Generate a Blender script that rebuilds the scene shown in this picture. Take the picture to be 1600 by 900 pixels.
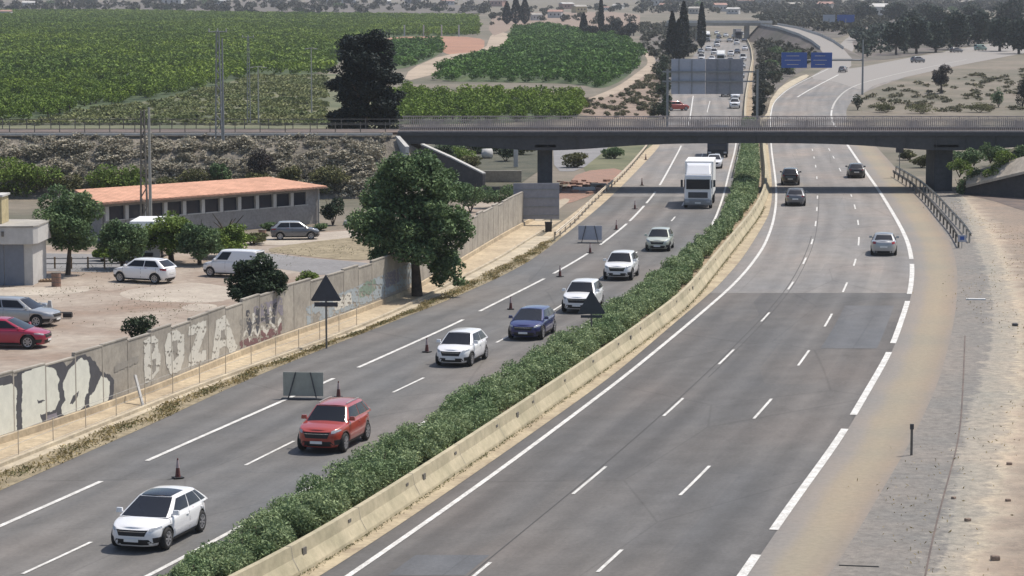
import bpy, bmesh, math, random
import numpy as np
from mathutils import Vector, Matrix

for o in list(bpy.data.objects):
    bpy.data.objects.remove(o, do_unlink=True)
SC = bpy.context.scene
COL = SC.collection
R = math.radians
random.seed(7)
RNG = np.random.default_rng(7)

# ------------------------------------------------------------------ camera
FPX, YH, CH = 3900.0, 30.0, 16.5          # focal length (1600 px wide frame), horizon row, camera height
PITCH = math.atan((450 - YH) / FPX)
cam = bpy.data.cameras.new('camera')
cam.sensor_width = 36
cam.lens = 36 * FPX / 1600
cam.clip_start = 1
cam.clip_end = 12000
cam_o = bpy.data.objects.new('camera', cam)
COL.objects.link(cam_o)
cam_o.location = (0, 0, CH)
cam_o.rotation_euler = (math.pi / 2 - PITCH, 0, 0)
SC.camera = cam_o

# ------------------------------------------------------------------ light
TO_SUN = Vector((0.46, 0.28, 1.0)).normalized()
SUN_EL = math.asin(TO_SUN.z)
SUN_AZ = math.atan2(TO_SUN.x, TO_SUN.y)   # clockwise from +Y
world = bpy.data.worlds.new('World')
SC.world = world
world.use_nodes = True
wn = world.node_tree
wbg = wn.nodes['Background']
sky = wn.nodes.new('ShaderNodeTexSky')
sky.sky_type = 'NISHITA'
sky.sun_disc = False
sky.sun_elevation = SUN_EL
sky.sun_rotation = SUN_AZ
sky.dust_density = 2.0
wn.links.new(sky.outputs[0], wbg.inputs[0])
wbg.inputs[1].default_value = 0.125
sun = bpy.data.lights.new('sun', 'SUN')
sun.energy = 4.2
sun.angle = R(0.5)
sun.color = (1.0, 0.93, 0.83)
sun_o = bpy.data.objects.new('sun', sun)
COL.objects.link(sun_o)
sun_o.rotation_euler = TO_SUN.to_track_quat('Z', 'Y').to_euler()
SC.view_settings.view_transform = 'Standard'
SC.view_settings.look = 'None'
SC.view_settings.exposure = 0.14
SC.view_settings.gamma = 1
SC.view_settings.use_curve_mapping = False

# ------------------------------------------------------------------ ground profile and pixel -> place helpers
TY = [-200, 400, 600, 800, 1100, 1500, 2000, 3000, 4200, 6000]
TZZ = [0, 0, 3.5, 7, 12, 18, 26, 50, 120, 160]
def tz(y): return float(np.interp(y, TY, TZZ))
def ray(x, y):
    u = (x - 800) / FPX
    v = -(y - 450) / FPX
    return u, math.cos(PITCH) + v * math.sin(PITCH), -math.sin(PITCH) + v * math.cos(PITCH)
def G(x, y, z=None):
    dx, dy, dz = ray(x, y)
    if z is not None:
        t = (z - CH) / dz
        return Vector((dx * t, dy * t, z))
    lo, hi = 10.0, 5900.0
    for _ in range(60):
        m = (lo + hi) / 2
        if CH + dz / dy * m > tz(m): lo = m
        else: hi = m
    return Vector((dx / dy * lo, lo, tz(lo)))
def atY(x, y, Y):
    dx, dy, dz = ray(x, y)
    t = Y / dy
    return Vector((dx * t, Y, CH + dz * t))

class Curve:
    """X as a smooth function of Y, from traced points on the ground"""
    def __init__(s, px, sig=5.0, z=None):
        g = sorted([(G(a, b, z).y, G(a, b, z).x) for a, b in px])
        Y = np.array([q[0] for q in g]); X = np.array([q[1] for q in g])
        a0 = (X[1] - X[0]) / (Y[1] - Y[0]); a1 = (X[-1] - X[-2]) / (Y[-1] - Y[-2])
        Y = np.concatenate([[Y[0] - 60], Y, [Y[-1] + 60]]); X = np.concatenate([[X[0] - 60 * a0], X, [X[-1] + 60 * a1]])
        s.Y = np.arange(Y[0], Y[-1], 1.0)
        raw = np.interp(s.Y, Y, X)
        k = np.arange(-30, 31)
        def smooth(r, sg):
            w = np.exp(-k ** 2 / (2 * sg * sg)); w /= w.sum()
            p = np.concatenate([2 * r[0] - r[30:0:-1], r, 2 * r[-1] - r[-2:-32:-1]])
            return np.convolve(p, w, 'valid')
        near, far = smooth(raw, sig), smooth(raw, min(14.0, sig * 2.5))
        t = np.clip((s.Y - 150) / 150, 0, 1)
        s.X = near * (1 - t) + far * t
    def __call__(s, y): return float(np.interp(y, s.Y, s.X))
    def pt(s, y, off=0.0, z=0.0):
        d = s.tan(y)
        return Vector((s(y) + d.y * off, y - d.x * off, tz(y) + z))       # off > 0 is to the right
    def tan(s, y):
        d = Vector((s(y + 1.5) - s(y - 1.5), 3.0, 0)); d.normalize(); return d
def yrange(y0, y1, step0=1.0, grow=0.012):
    out = [y0]
    while out[-1] < y1:
        out.append(out[-1] + max(step0, grow * (out[-1] - 60)))
    out[-1] = y1
    ks = [t for t in TY if y0 < t < y1]
    return sorted(set(out + ks))

# ------------------------------------------------------------------ materials
MATS = {}
def new_mat(name):
    m = bpy.data.materials.new(name); m.use_nodes = True
    MATS[name] = m
    return m, m.node_tree, m.node_tree.nodes['Principled BSDF']
def node(nt, t, **kw):
    n = nt.nodes.new(t)
    for k, v in kw.items():
        if k.startswith('i_'): n.inputs[k[2:].replace('_', ' ')].default_value = v
        else: setattr(n, k, v)
    return n
def rgba(c): return (c[0], c[1], c[2], 1.0)
def ramp(nt, fac, stops):
    r = nt.nodes.new('ShaderNodeValToRGB')
    e = r.color_ramp.elements
    e[0].position, e[0].color = stops[0][0], rgba(stops[0][1])
    e[1].position, e[1].color = stops[-1][0], rgba(stops[-1][1])
    for p, c in stops[1:-1]:
        q = e.new(p); q.color = rgba(c)
    nt.links.new(fac, r.inputs[0])
    return r.outputs[0]
def noise_fac(nt, scale, coord='Object', detail=4, rough=0.6, stretch=(1, 1, 1)):
    tc = nt.nodes.new('ShaderNodeTexCoord')
    mp = nt.nodes.new('ShaderNodeMapping'); mp.inputs['Scale'].default_value = stretch
    n = nt.nodes.new('ShaderNodeTexNoise')
    n.inputs['Scale'].default_value = scale; n.inputs['Detail'].default_value = detail; n.inputs['Roughness'].default_value = rough
    nt.links.new(tc.outputs[coord], mp.inputs['Vector']); nt.links.new(mp.outputs[0], n.inputs['Vector'])
    return n.outputs['Fac']
def mixc(nt, fac, a, b, mode='MIX'):
    m = nt.nodes.new('ShaderNodeMix'); m.data_type = 'RGBA'; m.blend_type = mode
    for k, v in ((6, a), (7, b)):
        if isinstance(v, tuple): m.inputs[k].default_value = rgba(v)
        else: nt.links.new(v, m.inputs[k])
    if isinstance(fac, float): m.inputs[0].default_value = fac
    else: nt.links.new(fac, m.inputs[0])
    return m.outputs[2]
def sc(c, k): return tuple(min(1.0, v * k) for v in c)
def bump(nt, b, fac, strength=0.3, dist=0.02):
    n = nt.nodes.new('ShaderNodeBump'); n.inputs['Strength'].default_value = strength; n.inputs['Distance'].default_value = dist
    nt.links.new(fac, n.inputs['Height']); nt.links.new(n.outputs[0], b.inputs['Normal'])

def mat_noise(name, c, c2=None, s1=0.3, s2=6.0, rough=0.9, bmp=0.3, bdist=0.03, lo=0.35, hi=0.65, fine=0.25, metal=0.0, coord='Object', c3=None):
    """two colours mixed by broad noise, with fine grain on top"""
    m, nt, b = new_mat(name)
    c2 = c2 or sc(c, 0.72)
    f = noise_fac(nt, s1, coord)
    base = ramp(nt, f, [(lo, c2), (hi, c)] if c3 is None else [(lo - .05, c3), (.48, c2), (hi, c)])
    g = noise_fac(nt, s2, coord, 5, 0.7)
    gr = ramp(nt, g, [(0.3, (1 - fine,) * 3), (0.7, (1 + fine * 0.0 + fine * 0.6,) * 3)])
    nt.links.new(mixc(nt, 1.0, base, gr, 'MULTIPLY'), b.inputs['Base Color'])
    b.inputs['Roughness'].default_value = rough; b.inputs['Metallic'].default_value = metal
    if bmp: bump(nt, b, g, bmp, bdist)
    return m
def mat_plain(name, c, rough=0.5, metal=0.0, spec=0.5, coat=0.0, var=0.06):
    m, nt, b = new_mat(name)
    f = noise_fac(nt, 3.0)
    nt.links.new(ramp(nt, f, [(0.3, sc(c, 1 - var)), (0.7, sc(c, 1 + var))]), b.inputs['Base Color'])
    b.inputs['Roughness'].default_value = rough; b.inputs['Metallic'].default_value = metal
    b.inputs['Specular IOR Level'].default_value = spec
    b.inputs['Coat Weight'].default_value = coat; b.inputs['Coat Roughness'].default_value = 0.08
    return m
def mat_foliage(name, c, c2, s=0.9, rough=0.65, trans=0.15):
    m, nt, b = new_mat(name)
    geo = nt.nodes.new('ShaderNodeNewGeometry')
    f = noise_fac(nt, s, 'Object', 3)
    a = ramp(nt, f, [(0.35, c2), (0.65, c)])
    v = ramp(nt, geo.outputs['Random Per Island'], [(0.0, (0.55, 0.6, 0.55)), (0.7, (1.05, 1.05, 1.0)), (1.0, (1.6, 1.55, 1.4))])
    col = mixc(nt, 1.0, a, v, 'MULTIPLY')
    nt.links.new(col, b.inputs['Base Color'])
    b.inputs['Roughness'].default_value = rough
    b.inputs['Specular IOR Level'].default_value = 0.15
    tr = nt.nodes.new('ShaderNodeBsdfTranslucent'); nt.links.new(col, tr.inputs[0])
    mx = nt.nodes.new('ShaderNodeMixShader'); mx.inputs[0].default_value = trans
    out = nt.nodes['Material Output']
    nt.links.new(b.outputs[0], mx.inputs[1]); nt.links.new(tr.outputs[0], mx.inputs[2]); nt.links.new(mx.outputs[0], out.inputs[0])
    return m
def mat_asphalt(name, c, c2, lane=3.6, streak=0.22, patch=0.0):
    """u = metres across, v = metres along: wheel tracks and stains run along the road"""
    m, nt, b = new_mat(name)
    st = noise_fac(nt, 1.0, 'UV', 3, 0.5, (0.9, 0.03, 1))
    fine = noise_fac(nt, 1.0, 'UV', 6, 0.75, (7, 5, 1))
    big = noise_fac(nt, 1.0, 'UV', 2, 0.5, (0.12, 0.05, 1))
    med = noise_fac(nt, 1.0, 'UV', 4, 0.6, (0.8, 0.5, 1))
    a = ramp(nt, st, [(0.3, c2), (0.68, c)])
    tint = ramp(nt, big, [(0.3, (0.86, 0.91, 0.97)), (0.5, (1.0, 1.0, 1.0)), (0.7, (1.16, 1.08, 1.03))])
    a = mixc(nt, 1.0, a, tint, 'MULTIPLY')
    a = mixc(nt, 1.0, a, ramp(nt, fine, [(0.25, (0.8,) * 3), (0.75, (1.18,) * 3)]), 'MULTIPLY')
    a = mixc(nt, 1.0, a, ramp(nt, med, [(0.3, (0.86,) * 3), (0.7, (1.10,) * 3)]), 'MULTIPLY')
    drip = noise_fac(nt, 1.0, 'UV', 4, 0.7, (1.9, 0.35, 1))
    a = mixc(nt, 1.0, a, ramp(nt, drip, [(0.60, (1.0,) * 3), (0.74, (0.84,) * 3)]), 'MULTIPLY')
    # wheel tracks: two darker bands per lane
    tc = nt.nodes.new('ShaderNodeTexCoord'); sx = nt.nodes.new('ShaderNodeSeparateXYZ'); nt.links.new(tc.outputs['UV'], sx.inputs[0])
    mul = node(nt, 'ShaderNodeMath', operation='MULTIPLY'); mul.inputs[1].default_value = 2 * math.pi / (lane / 2); nt.links.new(sx.outputs[0], mul.inputs[0])
    cs = node(nt, 'ShaderNodeMath', operation='COSINE'); nt.links.new(mul.outputs[0], cs.inputs[0])
    ad = node(nt, 'ShaderNodeMath', operation='MULTIPLY_ADD'); ad.inputs[1].default_value = 0.5; ad.inputs[2].default_value = 0.5; nt.links.new(cs.outputs[0], ad.inputs[0])
    a = mixc(nt, 1.0, a, ramp(nt, ad.outputs[0], [(0.0, (1 + streak * 0.35,) * 3), (1.0, (1 - streak * 0.5,) * 3)]), 'MULTIPLY')
    # square repair patches, a shade off the rest
    mpp = nt.nodes.new('ShaderNodeMapping'); mpp.inputs['Scale'].default_value = (1 / lane, 0.045, 1); nt.links.new(tc.outputs['UV'], mpp.inputs[0])
    vp = nt.nodes.new('ShaderNodeTexVoronoi'); vp.distance = 'CHEBYCHEV'; vp.inputs['Randomness'].default_value = 0.55; vp.inputs['Scale'].default_value = 1.0; nt.links.new(mpp.outputs[0], vp.inputs['Vector'])
    sp_ = nt.nodes.new('ShaderNodeSeparateColor'); nt.links.new(vp.outputs['Color'], sp_.inputs[0])
    a = mixc(nt, 1.0, a, ramp(nt, sp_.outputs[0], [(0.0, (0.90, 0.90, 0.91)), (0.25, (0.97,) * 3), (0.75, (1.0,) * 3), (1.0, (1.09, 1.07, 1.05))]), 'MULTIPLY')
    # thin cracks
    vo = nt.nodes.new('ShaderNodeTexVoronoi'); vo.feature = 'DISTANCE_TO_EDGE'; vo.inputs['Scale'].default_value = 1.0
    mp = nt.nodes.new('ShaderNodeMapping'); mp.inputs['Scale'].default_value = (0.13, 0.05, 1); nt.links.new(tc.outputs['UV'], mp.inputs[0])
    nt.links.new(mp.outputs[0], vo.inputs['Vector'])
    a = mixc(nt, 1.0, a, ramp(nt, vo.outputs['Distance'], [(0.0, (0.8,) * 3), (0.006, (1.0,) * 3)]), 'MULTIPLY')
    nt.links.new(a, b.inputs['Base Color'])
    b.inputs['Roughness'].default_value = 0.85
    b.inputs['Specular IOR Level'].default_value = 0.3
    bump(nt, b, fine, 0.25, 0.01)
    return m

mat_noise('dry_ground', (0.20, 0.168, 0.130), (0.105, 0.10, 0.068), 0.035, 0.5, bmp=0.5, bdist=0.3)
mat_noise('scrub_ground', (0.165, 0.16, 0.088), (0.08, 0.095, 0.045), 0.07, 0.5, bmp=0.5, bdist=0.3)
mat_noise('grove_ground', (0.075, 0.105, 0.035), (0.035, 0.06, 0.02), 0.05, 0.8, bmp=0.4, bdist=0.3)
mat_noise('lot_dirt', (0.37, 0.32, 0.265), (0.28, 0.225, 0.18), 0.13, 1.6, c3=(0.235, 0.165, 0.12), bmp=0.3)
mat_noise('lot_pale', (0.46, 0.41, 0.34), (0.34, 0.29, 0.24), 0.25, 3.0, bmp=0.2)
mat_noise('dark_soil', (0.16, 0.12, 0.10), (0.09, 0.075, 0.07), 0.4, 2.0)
mat_noise('tangle_soil', (0.10, 0.095, 0.065), (0.05, 0.055, 0.035), 0.3, 2.0, bmp=0.6, bdist=0.2)
mat_noise('red_soil', (0.36, 0.19, 0.12), (0.28, 0.15, 0.10), 0.05, 1.0)
mat_noise('track_dirt', (0.42, 0.34, 0.26), (0.30, 0.24, 0.18), 0.08, 1.2)
mat_noise('path_concrete', (0.50, 0.41, 0.28), (0.36, 0.29, 0.20), 0.35, 3.0, fine=0.3)
mat_noise('kerb_concrete', (0.52, 0.45, 0.33), (0.36, 0.31, 0.23), 0.6, 5.0)
mat_noise('dry_verge', (0.33, 0.275, 0.18), (0.20, 0.165, 0.10), 0.7, 4.0, bmp=0.6, bdist=0.08, fine=0.4)
mat_noise('tan_shoulder', (0.27, 0.225, 0.155), (0.22, 0.19, 0.15), 0.18, 2.5, fine=0.15)
mat_noise('gravel', (0.25, 0.235, 0.21), (0.135, 0.128, 0.12), 0.9, 4.0, bmp=0.7, bdist=0.1, fine=0.55)
mat_noise('bank_dirt', (0.36, 0.31, 0.24), (0.26, 0.215, 0.165), 0.22, 2.0, bmp=0.5, bdist=0.08, fine=0.25)
m, nt, b = new_mat('shoulder_mix')
tc = nt.nodes.new('ShaderNodeTexCoord'); sx = nt.nodes.new('ShaderNodeSeparateXYZ'); nt.links.new(tc.outputs['UV'], sx.inputs[0])
n1 = noise_fac(nt, 0.35, 'Object', 4, 0.6, (1, .35, 1)); n2 = noise_fac(nt, 4.0, 'Object', 6, 0.75); n3 = noise_fac(nt, 0.10, 'Object', 3, 0.6)
m1_ = node(nt, 'ShaderNodeMath', operation='MULTIPLY_ADD'); m1_.inputs[1].default_value = 0.30; nt.links.new(n1, m1_.inputs[0]); nt.links.new(sx.outputs[0], m1_.inputs[2])
m2_ = node(nt, 'ShaderNodeMath', operation='SUBTRACT'); m2_.inputs[1].default_value = 0.15; nt.links.new(m1_.outputs[0], m2_.inputs[0])
a = ramp(nt, m2_.outputs[0], [(0.0, (0.205, 0.19, 0.175)), (0.22, (0.23, 0.21, 0.185)), (0.38, (0.265, 0.23, 0.175)), (0.6, (0.275, 0.238, 0.175)), (0.85, (0.25, 0.21, 0.16)), (1.0, (0.225, 0.195, 0.165))])
a = mixc(nt, 1.0, a, ramp(nt, n2, [(0.3, (0.85,) * 3), (0.7, (1.12,) * 3)]), 'MULTIPLY')
a = mixc(nt, 1.0, a, ramp(nt, n3, [(0.35, (0.92, 0.95, 0.98)), (0.65, (1.08, 1.03, 1.0))]), 'MULTIPLY')
nt.links.new(a, b.inputs['Base Color']); b.inputs['Roughness'].default_value = 0.95; bump(nt, b, n2, 0.3, 0.02)
mat_plain('tar_seam', (0.055, 0.053, 0.052), 0.8)
m, nt, b = new_mat('verge_mix')
tc = nt.nodes.new('ShaderNodeTexCoord'); sx = nt.nodes.new('ShaderNodeSeparateXYZ'); nt.links.new(tc.outputs['UV'], sx.inputs[0])
n1 = noise_fac(nt, 0.55, 'Object', 6, 0.7); n2 = noise_fac(nt, 2.2, 'Object', 8, 0.8); n3 = noise_fac(nt, 0.12, 'Object', 3, 0.6)
m1_ = node(nt, 'ShaderNodeMath', operation='MULTIPLY_ADD'); m1_.inputs[1].default_value = 2.0; nt.links.new(n1, m1_.inputs[0]); nt.links.new(sx.outputs[0], m1_.inputs[2])
m2_ = node(nt, 'ShaderNodeMath', operation='SUBTRACT'); m2_.inputs[1].default_value = 1.0; nt.links.new(m1_.outputs[0], m2_.inputs[0])
m3_ = node(nt, 'ShaderNodeMath', operation='DIVIDE'); m3_.inputs[1].default_value = 5.0; nt.links.new(m2_.outputs[0], m3_.inputs[0])
a = ramp(nt, m3_.outputs[0], [(0.0, (0.22, 0.205, 0.185)), (0.17, (0.20, 0.192, 0.178)), (0.23, (0.30, 0.28, 0.24)), (0.38, (0.32, 0.295, 0.245)), (0.48, (0.34, 0.305, 0.25)), (0.54, (0.42, 0.365, 0.28)), (0.60, (0.38, 0.32, 0.25)), (0.66, (0.275, 0.225, 0.178)), (1.0, (0.225, 0.18, 0.145))])
a = mixc(nt, 1.0, a, ramp(nt, n2, [(0.3, (0.52,) * 3), (0.5, (0.92,) * 3), (0.70, (1.32, 1.30, 1.26))]), 'MULTIPLY')
a = mixc(nt, 1.0, a, ramp(nt, n3, [(0.35, (0.88, 0.90, 0.92)), (0.65, (1.08, 1.03, 1.0))]), 'MULTIPLY')
nt.links.new(a, b.inputs['Base Color']); b.inputs['Roughness'].default_value = 0.95; bump(nt, b, n2, 0.6, 0.08)
mat_noise('pale_path', (0.42, 0.36, 0.27), (0.34, 0.285, 0.215), 0.3, 2.5, bmp=0.3, fine=0.2)
mat_noise('brown_dirt', (0.29, 0.215, 0.165), (0.20, 0.15, 0.115), 0.3, 2.2, bmp=0.6, bdist=0.1, fine=0.35)
mat_noise('median_soil', (0.36, 0.28, 0.19), (0.24, 0.19, 0.13), 0.5, 3.0, bmp=0.5)
mat_noise('gutter', (0.44, 0.37, 0.25), (0.31, 0.25, 0.17), 0.5, 4.0)
mat_noise('barrier_concrete', (0.47, 0.41, 0.285), (0.34, 0.305, 0.205), 0.5, 2.5, fine=0.18)
mat_noise('embankment_soil', (0.26, 0.23, 0.19), (0.16, 0.145, 0.12), 0.16, 1.2, bmp=0.8, bdist=0.4, fine=0.4)
mat_noise('ballast', (0.20, 0.19, 0.18), (0.13, 0.125, 0.12), 0.5, 5.0)
mat_noise('concrete', (0.42, 0.40, 0.36), (0.30, 0.285, 0.26), 0.4, 3.0)
mat_noise('wall_concrete', (0.40, 0.365, 0.31), (0.28, 0.255, 0.22), 0.55, 3.5, fine=0.2)
mat_noise('render_grey', (0.32, 0.31, 0.30), (0.25, 0.24, 0.235), 0.4, 4.0)
mat_noise('render_white', (0.55, 0.54, 0.52), (0.42, 0.415, 0.40), 0.3, 3.0, fine=0.1)
mat_noise('render_cream', (0.50, 0.42, 0.24), (0.40, 0.34, 0.2), 0.4, 3.0)
mat_noise('far_pink', (0.45, 0.27, 0.22), None, 0.2, 2.0)
mat_noise('bark', (0.12, 0.09, 0.065), (0.06, 0.045, 0.035), 2.0, 12.0, bmp=0.8)
mat_noise('rock', (0.50, 0.46, 0.40), (0.33, 0.30, 0.26), 1.0, 6.0, bmp=0.6)
mat_noise('rubble_red', (0.33, 0.19, 0.14), (0.24, 0.16, 0.12), 0.8, 4.0, bmp=0.8, bdist=0.1)
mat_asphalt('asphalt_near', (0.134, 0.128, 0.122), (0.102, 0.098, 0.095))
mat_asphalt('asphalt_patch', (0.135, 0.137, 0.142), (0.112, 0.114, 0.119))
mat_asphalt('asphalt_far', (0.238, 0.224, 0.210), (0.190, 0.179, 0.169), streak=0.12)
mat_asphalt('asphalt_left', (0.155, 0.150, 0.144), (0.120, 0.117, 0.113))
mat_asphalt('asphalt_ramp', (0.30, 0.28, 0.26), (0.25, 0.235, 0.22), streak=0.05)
mat_noise('asphalt_lot', (0.24, 0.235, 0.235), (0.19, 0.185, 0.185), 0.2, 3.0)
mat_noise('paint_line', (0.72, 0.71, 0.68), (0.50, 0.49, 0.46), 1.6, 12.0, rough=0.7, bmp=0, fine=0.4)
mat_noise('paint_worn', (0.50, 0.48, 0.45), (0.36, 0.35, 0.33), 1.2, 6.0, rough=0.7, bmp=0, fine=0.3)
# tiled roof: courses run across the slope
m, nt, b = new_mat('roof_tile')
tc = nt.nodes.new('ShaderNodeTexCoord')
wv = nt.nodes.new('ShaderNodeTexWave'); wv.inputs['Scale'].default_value = 0.55; wv.inputs['Distortion'].default_value = 0.6
nt.links.new(tc.outputs['UV'], wv.inputs[0])
a = ramp(nt, noise_fac(nt, 0.7), [(0.3, (0.46, 0.25, 0.165)), (0.7, (0.68, 0.37, 0.25))])
a = mixc(nt, 1.0, a, ramp(nt, wv.outputs['Fac'], [(0.0, (0.72,) * 3), (0.6, (1.05,) * 3)]), 'MULTIPLY')
a = mixc(nt, 1.0, a, ramp(nt, noise_fac(nt, 6.0), [(0.3, (0.8,) * 3), (0.7, (1.1,) * 3)]), 'MULTIPLY')
nt.links.new(a, b.inputs['Base Color']); b.inputs['Roughness'].default_value = 0.9; bump(nt, b, wv.outputs['Fac'], 0.6, 0.05)

mat_foliage('oleander', (0.275, 0.335, 0.19), (0.155, 0.225, 0.115), 0.5)
mat_foliage('leaf_orange', (0.175, 0.245, 0.028), (0.092, 0.155, 0.024), 0.022, trans=0.1)
mat_foliage('leaf_orange_deep', (0.095, 0.185, 0.035), (0.052, 0.118, 0.026), 0.05, trans=0.1)
mat_foliage('leaf_pine', (0.027, 0.040, 0.038), (0.018, 0.028, 0.030), 0.5, trans=0.05)
mat_foliage('leaf_wood', (0.040, 0.062, 0.045), (0.022, 0.040, 0.036), 0.1, trans=0.05)
mat_foliage('leaf_cypress', (0.022, 0.034, 0.028), (0.014, 0.022, 0.022), 0.5, trans=0.05)
mat_foliage('leaf_broad', (0.155, 0.220, 0.105), (0.085, 0.140, 0.070), 0.5)
mat_foliage('leaf_fig', (0.048, 0.075, 0.04), (0.028, 0.046, 0.03), 0.8)
mat_foliage('leaf_light', (0.19, 0.26, 0.06), (0.11, 0.165, 0.04), 0.6)
mat_foliage('leaf_olive', (0.16, 0.16, 0.075), (0.10, 0.105, 0.05), 0.6)
mat_foliage('leaf_purple', (0.085, 0.07, 0.075), (0.05, 0.05, 0.05), 0.6)
mat_foliage('grass_dry', (0.34, 0.27, 0.14), (0.22, 0.18, 0.09), 0.8, trans=0.2)
mat_foliage('brush_grey', (0.42, 0.385, 0.33), (0.30, 0.275, 0.23), 0.5, trans=0.1)

mat_plain('car_white', (0.78, 0.78, 0.79), 0.3, coat=0.8, var=0.01)
mat_plain('car_red', (0.36, 0.045, 0.028), 0.3, coat=0.9, var=0.03)
mat_plain('car_crimson', (0.36, 0.012, 0.05), 0.3, coat=0.9, var=0.03)
mat_plain('car_blue', (0.022, 0.026, 0.12), 0.28, coat=0.9, var=0.03)
mat_plain('car_silver', (0.36, 0.37, 0.38), 0.32, metal=0.4, coat=0.7, var=0.03)
mat_plain('car_pale_green', (0.50, 0.53, 0.46), 0.3, metal=0.2, coat=0.7, var=0.03)
mat_plain('car_grey', (0.13, 0.135, 0.15), 0.3, metal=0.3, coat=0.8, var=0.03)
mat_plain('car_black', (0.018, 0.018, 0.022), 0.28, coat=0.9, var=0.03)
mat_plain('car_teal', (0.25, 0.36, 0.33), 0.3, coat=0.7, var=0.03)
mat_foliage('leaf_scrub', (0.17, 0.155, 0.10), (0.085, 0.09, 0.055), 0.05)
mat_foliage('leaf_scrub_dark', (0.075, 0.075, 0.055), (0.045, 0.052, 0.042), 0.05)
mat_noise('scrub_purple', (0.15, 0.125, 0.115), (0.085, 0.08, 0.06), 0.04, 0.4)
mat_plain('black_plastic', (0.018, 0.018, 0.019), 0.6, var=0.1)
mat_plain('rubber', (0.022, 0.022, 0.022), 0.85, var=0.1)
mat_plain('alloy', (0.42, 0.42, 0.44), 0.35, metal=0.7)
mat_plain('chrome', (0.6, 0.6, 0.62), 0.2, metal=1.0)
mat_plain('lamp_glass', (0.34, 0.36, 0.39), 0.12, spec=0.8)
mat_plain('tail_glass', (0.30, 0.012, 0.012), 0.2, spec=0.7)
mat_plain('plate', (0.72, 0.72, 0.70), 0.5)
m, nt, b = new_mat('car_glass')
b.inputs['Base Color'].default_value = (0.018, 0.020, 0.026, 1); b.inputs['Roughness'].default_value = 0.12; b.inputs['Specular IOR Level'].default_value = 0.3
mat_plain('window_dark', (0.03, 0.033, 0.045), 0.15, spec=0.6)
mat_plain('steel_dark', (0.060, 0.062, 0.066), 0.7, var=0.15)
mat_plain('steel_grey', (0.24, 0.25, 0.26), 0.5, metal=0.4, var=0.1)
mat_plain('galvanised', (0.38, 0.37, 0.34), 0.5, metal=0.5, var=0.12)
mat_plain('guard_pale', (0.55, 0.47, 0.36), 0.6, var=0.12)
mat_plain('guard_dark', (0.15, 0.14, 0.125), 0.6, metal=0.3, var=0.15)
mat_plain('rail_pale', (0.42, 0.36, 0.33), 0.7, var=0.15)
mat_plain('sign_back', (0.26, 0.265, 0.30), 0.55, metal=0.2, var=0.1)
mat_plain('sign_back_dark', (0.04, 0.044, 0.058), 0.55, var=0.1)
mat_plain('sign_back_pale', (0.38, 0.40, 0.46), 0.55, var=0.06)
mat_plain('sign_works', (0.33, 0.335, 0.29), 0.55, var=0.1)
mat_plain('sign_blue', (0.025, 0.085, 0.33), 0.5, var=0.08)
mat_plain('white_paint', (0.72, 0.72, 0.70), 0.55)
mat_plain('cone_red', (0.125, 0.04, 0.035), 0.7, var=0.15)
mat_plain('door_blue_grey', (0.16, 0.18, 0.22), 0.6, var=0.08)
mat_plain('box_white', (0.76, 0.76, 0.75), 0.5, var=0.03)
mat_plain('truck_dark', (0.035, 0.04, 0.06), 0.5)
mat_plain('spray_pale', (0.66, 0.66, 0.58), 0.85, var=0.08)
mat_plain('spray_white', (0.58, 0.56, 0.50), 0.85, var=0.08)
mat_plain('spray_dark', (0.07, 0.07, 0.08), 0.85, var=0.15)
mat_plain('spray_violet', (0.225, 0.205, 0.235), 0.85, var=0.15)
mat_plain('spray_grey', (0.27, 0.25, 0.22), 0.85, var=0.1)
mat_plain('spray_sky', (0.33, 0.37, 0.39), 0.85, var=0.1)
mat_plain('spray_green', (0.19, 0.25, 0.20), 0.85, var=0.15)
mat_plain('spray_maroon', (0.17, 0.09, 0.09), 0.85, var=0.15)
mat_plain('wood', (0.22, 0.15, 0.09), 0.8, var=0.15)

# ------------------------------------------------------------------ object helpers
def tag(o, label=None, cat=None, group=None, kind=None):
    if label: o['label'] = label
    if cat: o['category'] = cat
    if group: o['group'] = group
    if kind: o['kind'] = kind
    return o
def empty(name, loc, rz=0.0):
    o = bpy.data.objects.new(name, None); COL.objects.link(o)
    o.location = loc; o.rotation_euler = (0, 0, rz); o.empty_display_size = 0.3
    return o
def mats_of(mat): return [MATS[x] for x in (mat if isinstance(mat, (list, tuple)) else [mat])]
def link_mesh(name, me, mat, parent=None):
    for mm in mats_of(mat): me.materials.append(mm)
    o = bpy.data.objects.new(name, me); COL.objects.link(o)
    if parent is not None: o.parent = parent
    return o
def np_mesh(name, V, Fq, mat, parent=None, smooth=False, k=4, mi=None):
    """fast mesh of k-gons from arrays"""
    me = bpy.data.meshes.new(name)
    V = np.asarray(V, dtype=np.float32).reshape(-1, 3); Fq = np.asarray(Fq, dtype=np.int32).reshape(-1, k)
    me.vertices.add(len(V)); me.vertices.foreach_set('co', V.ravel())
    me.loops.add(Fq.size); me.loops.foreach_set('vertex_index', Fq.ravel())
    me.polygons.add(len(Fq)); me.polygons.foreach_set('loop_start', np.arange(0, Fq.size, k, dtype=np.int32))
    me.polygons.foreach_set('loop_total', np.full(len(Fq), k, dtype=np.int32))
    if mi is not None: me.polygons.foreach_set('material_index', np.asarray(mi, dtype=np.int32))
    me.update(calc_edges=True)
    if smooth: me.polygons.foreach_set('use_smooth', np.ones(len(Fq), dtype=bool))
    return link_mesh(name, me, mat, parent)

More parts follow.
